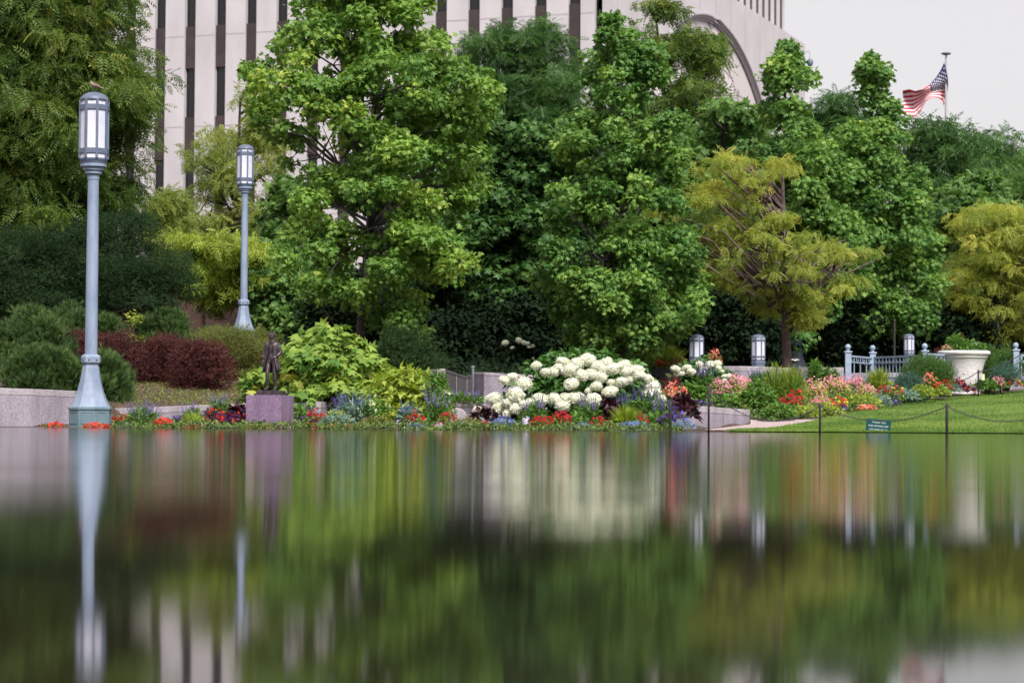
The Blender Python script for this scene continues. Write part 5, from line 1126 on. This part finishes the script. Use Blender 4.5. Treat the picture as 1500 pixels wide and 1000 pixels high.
FB = [
 ('orange', 80, 628, 32, 9, 32.6, 'tiny row of red flowers low on the water line left of the lamp'),
 ('orange', 142, 628.5, 42, 9, 32.3, 'orange flowers along the water line before the lamp foot'),
 ('red', 168, 621, 16, 10, 33.2, 'red flower just right of the lamp base'),
 ('orange', 184, 617, 20, 9, 33.6, 'orange flowers between the lamp base and violet salvia'),
 ('lobelia', 180, 628, 32, 11, 32.8, 'blue grey mound at the waterline right of the lamp'),
 ('salvia', 208, 628, 44, 44, 33.3, 'violet salvia over bright green leaves right of the lamp'),
 ('orange', 239, 629, 30, 18, 32.7, 'bright orange red mound at the waterline right of the salvia'),
 ('pansy', 262, 627, 26, 20, 33.4, 'dark pansies right of the bright orange mound'),
 ('grass', 283, 627, 34, 26, 33.3, 'bright green grassy tuft before the low kerb wall'),
 ('salvia', 282, 625, 26, 38, 34.2, 'pale violet spikes over the grassy tuft'),
 ('orange', 277, 629, 26, 8, 32.5, 'low coral flowers at the water below the grassy tuft'),
 ('lilac', 305, 629, 22, 11, 32.6, 'white and lilac pansies at the waterline left of the pedestal'),
 ('mixed', 312, 624, 34, 28, 33.6, 'mixed red and dark flowers below the tall blue spikes'),
 ('salvia', 322, 615, 28, 45, 34.7, 'tall pale blue spikes above the mixed flowers'),
 ('mixed', 332, 628, 36, 26, 32.9, 'orange and purple mixed flowers near the pedestal'),
 ('maroon', 350, 622, 34, 32, 34.4, 'dark maroon foliage touching the left side of the pedestal'),
 ('mixed', 352, 626, 24, 26, 33.4, 'dark and red flowers against the pedestal edge'),
 ('yellowcover', 378, 629.5, 50, 8, 32.2, 'yellow green creeping plants along the pedestal foot'),
 ('lilac', 420, 629.5, 24, 9, 32.3, 'pink and white pansies at the right foot of the pedestal'),
 ('leafy', 438, 626, 24, 36, 34.0, 'dark green leafy plant right of the pedestal'),
 ('pansy', 452, 624, 28, 20, 33.8, 'deep purple flowers under the lobed shrub'),
 ('red', 462, 625, 30, 26, 33.4, 'tall bunch of red flowers right of the pedestal'),
 ('red', 454, 630, 26, 10, 32.5, 'red flowers at the waterline under the tall red bunch'),
 ('red', 488, 630, 22, 7, 32.4, 'flat red patch at the waterline beneath the silver mound'),
 ('red', 514, 630, 24, 7, 32.4, 'second flat red patch at the waterline'),
 ('silver', 494, 627, 46, 22, 33.2, 'silvery blue green mound between the red patches'),
 ('pansy', 494, 612, 34, 30, 34.6, 'purple flowers in shade below the lobed shrub'),
 ('faint', 520, 618, 60, 48, 34.3, 'slender blue grey spikes before the lobed shrub'),
 ('limeleafy', 492, 618, 30, 20, 33.9, 'pale lime bedding above the silver mound'),
 ('yellowcover', 552, 630, 56, 24, 32.8, 'wide yellow green mound at the waterline mid left'),
 ('cream', 552, 612, 40, 32, 34.2, 'green plant with flat cream flower heads'),
 ('lilac', 588, 630, 22, 14, 32.8, 'lilac and white pansies right of the wide yellow mound'),
 ('faint', 598, 622, 30, 38, 34.0, 'blue grey spikes left of the red bunch'),
 ('red', 608, 623, 30, 20, 33.3, 'deep red bunch left of the tall violet spike'),
 ('lobelia', 610, 630, 30, 10, 32.6, 'low blue flowers under the deep red bunch'),
 ('salvia', 640, 626, 30, 66, 33.8, 'tallest violet spikes before the granite pillar'),
 ('cream', 648, 612, 34, 50, 34.4, 'cream flower heads in front of the granite pillar'),
 ('lilac', 643, 630, 20, 11, 32.6, 'lilac pansies at the foot of the tallest spikes'),
 ('red', 656, 622, 28, 18, 33.2, 'scarlet flowers before the low ledge'),
 ('yellowcover', 686, 630, 52, 22, 33.0, 'yellow green mound in front of the rounded stone'),
 ('red', 709, 630, 18, 13, 32.6, 'scarlet and pink flowers right of the yellow mound'),
 ('salvia', 678, 592, 60, 22, 36.0, 'faint violet flowers standing on the ledge before the recess'),
 ('lobelia', 738, 630, 44, 20, 33.0, 'blue flowered mound below the left white blooms'),
 ('maroon', 712, 618, 30, 20, 34.3, 'maroon leaves below the leftmost white bloom'),
 ('maroon', 768, 618, 60, 30, 34.5, 'dark leaves beneath the left white blooms'),
 ('salvia', 782, 626, 34, 50, 33.9, 'violet spikes over green leaves before the white blooms'),
 ('lilac', 770, 630, 16, 20, 32.8, 'pink pansies left of the bright red bed'),
 ('red', 795, 629, 36, 20, 33.0, 'left half of the bright red flower bed'),
 ('red', 822, 628, 38, 24, 33.1, 'right half of the bright red flower bed'),
 ('salvia', 858, 622, 44, 46, 34.0, 'violet spikes over the dark gap between the red beds'),
 ('leafy', 848, 629, 26, 26, 33.3, 'green leafy clump between the two red beds'),
 ('lobelia', 853, 630, 26, 12, 32.7, 'small blue mound between the two red beds'),
 ('red', 877, 629, 32, 17, 33.0, 'small red bed under the maroon foliage'),
 ('maroon', 884, 614, 44, 36, 34.2, 'dark maroon coleus in front of the right white blooms'),
 ('grass', 918, 628, 44, 36, 33.5, 'bright green tuft left of the deep blue salvia'),
 ('blue', 912, 612, 50, 40, 34.3, 'deep blue salvia row below the right white blooms'),
 ('blue', 948, 612, 44, 52, 34.2, 'tallest deep blue salvia by the right white blooms'),
 ('red', 940, 622, 20, 16, 33.2, 'dark red flowers set among the blue salvia'),
 ('lobelia', 930, 631, 52, 14, 32.8, 'wide low blue mound at the waterline right of the red beds'),
 ('leafy', 962, 628, 26, 28, 33.4, 'green leafy clump before the blue salvia'),
 ('blue', 972, 624, 30, 48, 33.7, 'violet blue salvia left of the black post'),
 ('pansy', 985, 630, 44, 34, 33.2, 'deep purple flowers round the black post'),
 ('maroon', 998, 615, 40, 38, 33.8, 'dark maroon plant spreading to the granite wall end'),
 ('lobelia', 1002, 632, 34, 20, 32.7, 'blue flowers ending the bed at the gravel path'),
 # raised right bed
 ('redspike', 984, 588, 34, 42, 39.5, 'airy reddish plant left of the cream hydrangea'),
 ('red', 972, 588, 18, 16, 38.6, 'red flower behind the last white bloom'),
 ('coral', 988, 596, 44, 36, 37.6, 'coral and green flowers behind the low granite wall'),
 ('leafy', 1018, 592, 36, 34, 38.4, 'green plants below the cream hydrangea'),
 ('blue', 1032, 575, 20, 50, 38.6, 'single tall blue delphinium spike behind the black post'),
 ('pansy', 1022, 597, 46, 11, 37.2, 'purple flowers trailing over the granite wall top'),
 ('pink', 1052, 588, 46, 34, 39.2, 'hot pink mass right of the tall blue spike'),
 ('pink', 1078, 584, 40, 34, 40.2, 'pink flowers left of the dark leafy plant'),
 ('pink', 1086, 566, 34, 14, 42.5, 'pink flowers against the grey wall under the lantern'),
 ('leafy', 1066, 598, 34, 22, 37.9, 'green leaves at the wall end with one pink flower'),
 ('leafy', 1112, 606, 52, 56, 38.8, 'dark green leafy plant at the square wall corner'),
 ('palepink', 1092, 590, 34, 38, 40.0, 'pale pink and olive plants beside the dark leafy plant'),
 ('salvia', 1112, 566, 30, 28, 43.0, 'violet spikes in front of the second lantern wall'),
 ('plume', 1138, 600, 36, 66, 40.2, 'tall yellow green feathery plant left of the gold tree trunk'),
 ('plume', 1160, 595, 36, 56, 40.0, 'tall yellow green feathery plant before the gold tree trunk'),
 ('orange', 1166, 588, 22, 18, 39.8, 'orange tips between the feathery plant and pink flowers'),
 ('red', 1158, 600, 38, 22, 38.6, 'bright red salvias below the feathery plants'),
 ('leafy', 1140, 612, 46, 24, 37.9, 'green bedding beside the bare soil'),
 ('coral', 1130, 602, 14, 10, 38.1, 'one small coral bloom by the bare soil'),
 ('limeleafy', 1180, 612, 46, 22, 38.3, 'lime bedding below the red salvias'),
 ('liatris', 1194, 564, 16, 36, 43.5, 'dark green upright plant right of the lamp foot'),
 ('leafy', 1214, 562, 26, 26, 43.5, 'green rounded plant left of the first railing post'),
 ('palepink', 1190, 586, 44, 32, 41.0, 'pale pink mass right of the feathery plants'),
 ('palepink', 1222, 580, 50, 30, 42.0, 'pale pink mass before the first railing post'),
 ('palepink', 1202, 600, 36, 22, 39.6, 'salmon flowers at the front of the pale pink mass'),
 ('pink', 1250, 574, 40, 24, 43.0, 'pink flowers at the foot of the railing'),
 ('gold', 1226, 600, 40, 18, 40.4, 'yellow and orange flowers behind the lawn post'),
 ('limeleafy', 1216, 612, 44, 22, 39.2, 'lime green mound at the lawn edge'),
 ('pansy', 1233, 606, 16, 14, 39.8, 'small purple clump at the lawn edge'),
 ('salvia', 1284, 568, 24, 30, 43.2, 'violet green clump below the second railing post'),
 ('grass', 1288, 570, 30, 32, 42.8, 'green tuft in front of the railing'),
 ('palepink', 1268, 582, 34, 20, 42.2, 'pale pink flowers left of the green tuft'),
 ('limeleafy', 1262, 596, 56, 22, 41.4, 'wide lime bedding in the middle of the right bed'),
 ('silver', 1288, 594, 32, 17, 41.8, 'silver green mound by the lawn edge'),
 ('coral', 1270, 602, 34, 10, 40.8, 'low salmon flowers on the lawn edge'),
 ('red', 1294, 580, 20, 16, 42.6, 'deep red flowers left of the blue spruce'),
 ('gold', 1313, 584, 24, 20, 42.6, 'orange and yellow flowers under the blue spruce'),
 ('pansy', 1308, 596, 28, 10, 42.2, 'dark purple edging beside the silver mounds'),
 ('silver', 1328, 585, 30, 16, 43.0, 'pale silver mound under the blue spruce'),
 ('limeleafy', 1350, 584, 38, 24, 43.4, 'lime bedding right of the pale silver mound'),
 ('coral', 1362, 568, 22, 22, 44.0, 'tall salmon flowers before the clipped evergreen'),
 ('orange', 1373, 574, 20, 14, 43.9, 'bright orange flower in front of the clipped evergreens'),
 ('limeleafy', 1378, 580, 26, 16, 43.8, 'small lime clump left of the urn foot'),
 ('red', 1386, 568, 20, 12, 44.6, 'red flowers touching the left side of the urn'),
 ('silver', 1394, 577, 26, 16, 44.6, 'silver green plant before the urn foot'),
 ('red', 1390, 574, 12, 10, 44.3, 'one red bloom amid the silver plant'),
 ('mixed', 1404, 572, 22, 20, 45.2, 'dark red flowers in front of the urn base'),
 ('mixed', 1419, 576, 20, 12, 45.4, 'burgundy leaves at the right of the urn base'),
 ('leafy', 1444, 572, 26, 20, 46.4, 'dark green leaves right of the urn foot'),
 ('pink', 1462, 571, 26, 20, 46.6, 'pink flowers between the two thin posts right of the urn'),
 ('red', 1472, 568, 18, 14, 46.8, 'red and pink flowers by the farther thin post'),
 ('gold', 1486, 566, 22, 14, 47.2, 'mixed yellow and pink flowers near the right edge'),
 ('red', 1500, 552, 22, 18, 47.8, 'scarlet flowers at the right edge of the frame'),
 ('salvia', 1500, 566, 20, 14, 47.4, 'pale violet bedding at the right edge of the lawn'),
 # in the urn
 ('palepink', 1388, 516, 16, 12, 46.9, 'pink flowers spilling from the left of the urn'),
 ('liatris', 1400, 515, 24, 24, 47.0, 'green spiky leaves in the left of the urn'),
 ('redspike', 1408, 514, 12, 26, 47.1, 'tall dark red plant in the middle of the urn'),
 ('leafy', 1424, 516, 34, 20, 47.0, 'green leaves filling the right of the urn'),
 ('redspike', 1376, 532, 20, 26, 48.5, 'dark maroon plant behind the left rim of the urn'),
 # behind
 ('red', 962, 541, 28, 14, 46.9, 'dim red flowers on the dark wall left of the first lantern'),
 ('redspike', 990, 540, 26, 18, 46.9, 'dark reddish plants at the foot of the first lantern'),
 ('grass', 975, 538, 60, 36, 47.5, 'dark arching grass behind the dim red flowers'),
 ('coral', 1046, 536, 22, 24, 46.6, 'small coral flowers right of the first lantern'),
]
for e in FB: plant(*e)

# mixed low ground cover between the bedding plants
def cover(name, label, rows, n, leaf, seed, size=.05, hmax=.10):
    rng = np.random.default_rng(seed); mb = MB()
    Ys = np.array([r[0] for r in rows]); A = np.array([r[1] for r in rows]); B = np.array([r[2] for r in rows])
    Y = rng.uniform(Ys[0], Ys[-1], n); px = np.interp(Y, Ys, A) + rng.random(n)*(np.interp(Y, Ys, B) - np.interp(Y, Ys, A))
    x = (px - 750)*Y/F; hh = hmax*(.5 + .5*np.sin(x*5 + 1)*np.cos(Y*4))*rng.random(n)
    pos = np.stack([x, Y, [gz(a, b) for a, b in zip(x, Y)] + hh + .01], 1)
    mb.cloud(TO, pos, rng.normal(size=(n, 3)) + np.array([0, 0, .6]), rng.normal(size=(n, 3))*.5 + np.array([0, -.3, .8]), size*(.6 + .8*rng.random(n)), 0, rng.random(n))
    tag(mb.build(name, MT[leaf]), label, kind='stuff')
cover('ground_cover', 'low green ground cover along the water edge bed', [(31.97, 165, 1000), (34.9, 165, 990)], 15000, 'l_cover', 1)
cover('ground_cover', 'low leafy ground cover of the raised right bed', [(37.6, 965, 1140), (39, 965, 1215), (41, 965, 1255), (44.5, 985, 1340), (48, 1000, 1400)], 16000, 'l_cover', 2, .06, .14)
cover('fallen_needles', 'dry needles and short growth on the mulch slope', [(36.6, 170, 420), (38.5, 185, 420), (41, 100, 420)], 5000, 'l_spirea', 3, .035, .02)
cover('shade_ground_cover', 'dark ground cover under the trees', [(42, -100, 930), (60, -200, 1700)], 26000, 'l_shaded', 4, .12, .25)

# white bloom by the trunk
w = empty('white_lily', tuple(P(1165, 545, 46.2))); tag(w, 'single white lily bloom beside the gold tree trunk', 'flower')
m = MB(); m.tube([(0, 0, -.1), (0, 0, .22)], .006, 5); m.build('stem', MT['stem'], w)
m = MB(); rng = np.random.default_rng(1); a = np.arange(6)*math.pi/3
d = np.stack([np.cos(a), np.sin(a)*.6, np.full(6, .55)], 1); m.cloud(t_oval(.24, .1, .2), np.tile([[0, 0, .22]], (6, 1)), d, np.tile([[0, -.3, 1]], (6, 1)) - d*.5, .10); m.build('petals', MT['p_white'], w)

# ------------------------------------------------------------------ chain posts, chains, sign
def cpost(px, pyt, pyb, Y, r, label):
    b = P(px, pyb, Y); root = empty('chain_post', tuple(b)); tag(root, label, 'post', 'thin black chain posts'); h = M(pyb - pyt, Y)
    m = MB(); m.lathe([(r, -.35), (r, h-.02), (r*.75, h-.005), (0, h)], 10); m.build('rod', MT['black'], root, smooth=True)
    m = MB(); c = Vector((r + .012, -.004, h - .045)); m.tube([c + Vector((math.cos(i*math.pi/5)*.013, 0, math.sin(i*math.pi/5)*.017)) for i in range(11)], .004, 5); m.build('hook', MT['black'], root)
    return b + Vector((0, 0, h - .045))
tops = {}
tops['a'] = cpost(982, 588, 634, 32.2, .018, 'black post standing in the purple flowers at the bed end')
tops['b'] = cpost(1038, 566, 636, 31.6, .015, 'tall thin black post in the water before the gravel path')
tops['c'] = cpost(1201, 590, 637, 31.6, .016, 'black post in the water left of the teal sign')
tops['d'] = cpost(1387, 590, 640, 31.2, .019, 'black post in the water right of the teal sign')
tops['e'] = cpost(1560, 590, 642, 31.0, .019, 'black post beyond the right edge of the picture')
tops['f'] = cpost(1433, 541, 578, 45.8, .016, 'thin black post in front of the urn')
tops['g'] = cpost(1465.5, 544, 571, 47.2, .015, 'thin black post among the pink flowers right of the urn')
def chain(a, b, sag, label, link=.032):
    L0 = (b - a).length; n = max(8, int(L0*1.02/(link*.72))); root = MB()
    for i in range(n):
        u = (i + .5)/n; p = a.lerp(b, u) - Vector((0, 0, sag*4*u*(1-u))); t = (b - a) - Vector((0, 0, sag*4*(1 - 2*u))); t.normalize()
        s = Vector((0, 0, 1)).cross(t).normalized() if i % 2 else t.cross(Vector((0, 1, 0))).normalized()
        if i % 2 == 0 and s.length < .1: s = Vector((0, 0, 1))
        pts = [p + t*math.cos(q*math.pi/4)*link*.5 + s*math.sin(q*math.pi/4)*link*.3 for q in range(9)]
        root.tube(pts, .0038, 4, cap=False)
    o = np.array(a); root.v = [(v - o).astype(np.float32) for v in root.v]
    ob = root.build('chain', MT['black']); ob.location = a; tag(ob, label, 'chain', 'black chains slung between the posts')
chain(tops['a'], tops['b'], .26, 'black chain sagging between the flower post and the tall thin post')
chain(tops['b'], tops['c'], .30, 'long low chain crossing before the gravel path')
chain(tops['c'], tops['d'], .20, 'black chain hanging behind the teal sign')
chain(tops['d'], tops['e'], .20, 'black chain running from the right post out of frame')
chain(P(1392, 560, 45.6), tops['f'], .05, 'thin chain across the front of the urn')
chain(tops['f'], P(1500, 516, 47.5), .06, 'thin chain rising right from the urn post')

sg = empty('lawn_sign', tuple(P(1285.5, 636, 32.3))); sg.rotation_euler = (math.radians(4), math.radians(4.5), math.radians(3)); tag(sg, 'small teal keep off the grass sign on the lawn by the water', 'sign')
m = MB(); m.box((0, 0, .115), (.345, .012, .19)); m.build('board', mat('sign_teal', (.005, .06, .07), .9, (.008, .07, .08), 8, spec=.2), sg, bevel=.003)
m = MB(); m.box((0, .012, .04), (.02, .01, .30)); m.build('stake', MT['black'], sg)
MT['sign_white'] = mat('sign_white', (.6, .64, .64), .6)
for i, tx in enumerate(('THANK YOU', 'FOR STAYING OFF', 'THE NEW GRASS')):
    c = bpy.data.curves.new('lettering', 'FONT'); c.body = tx; c.size = .034; c.align_x = 'CENTER'; c.align_y = 'CENTER'; c.extrude = .001; c.offset = 0
    t = bpy.data.objects.new('lettering', c); COL.objects.link(t); t.parent = sg; t.rotation_euler = (math.pi/2, 0, 0); t.location = (0, -.0085, .165 - i*.05)
    c.materials.append(MT['sign_white']); bpy.context.view_layer.update()
    nm = bpy.data.meshes.new_from_object(t.evaluated_get(bpy.context.evaluated_depsgraph_get())); bpy.data.objects.remove(t)
    t = bpy.data.objects.new('lettering', nm); COL.objects.link(t); t.parent = sg; t.rotation_euler = (math.pi/2, 0, 0); t.location = (0, -.0085, .165 - i*.05)
pq = empty('plant_tag', tuple(P(1440, 566, 46.2))); tag(pq, 'small cream plant tag standing right of the urn', 'sign')
m = MB(); m.box((0, 0, .19), (.065, .008, .12), .1); m.build('card', mat('tag_card', (.7, .66, .52), .7), pq, bevel=.002)
m = MB(); m.box((0, .008, .05), (.012, .006, .28)); m.build('stake', MT['black'], pq)
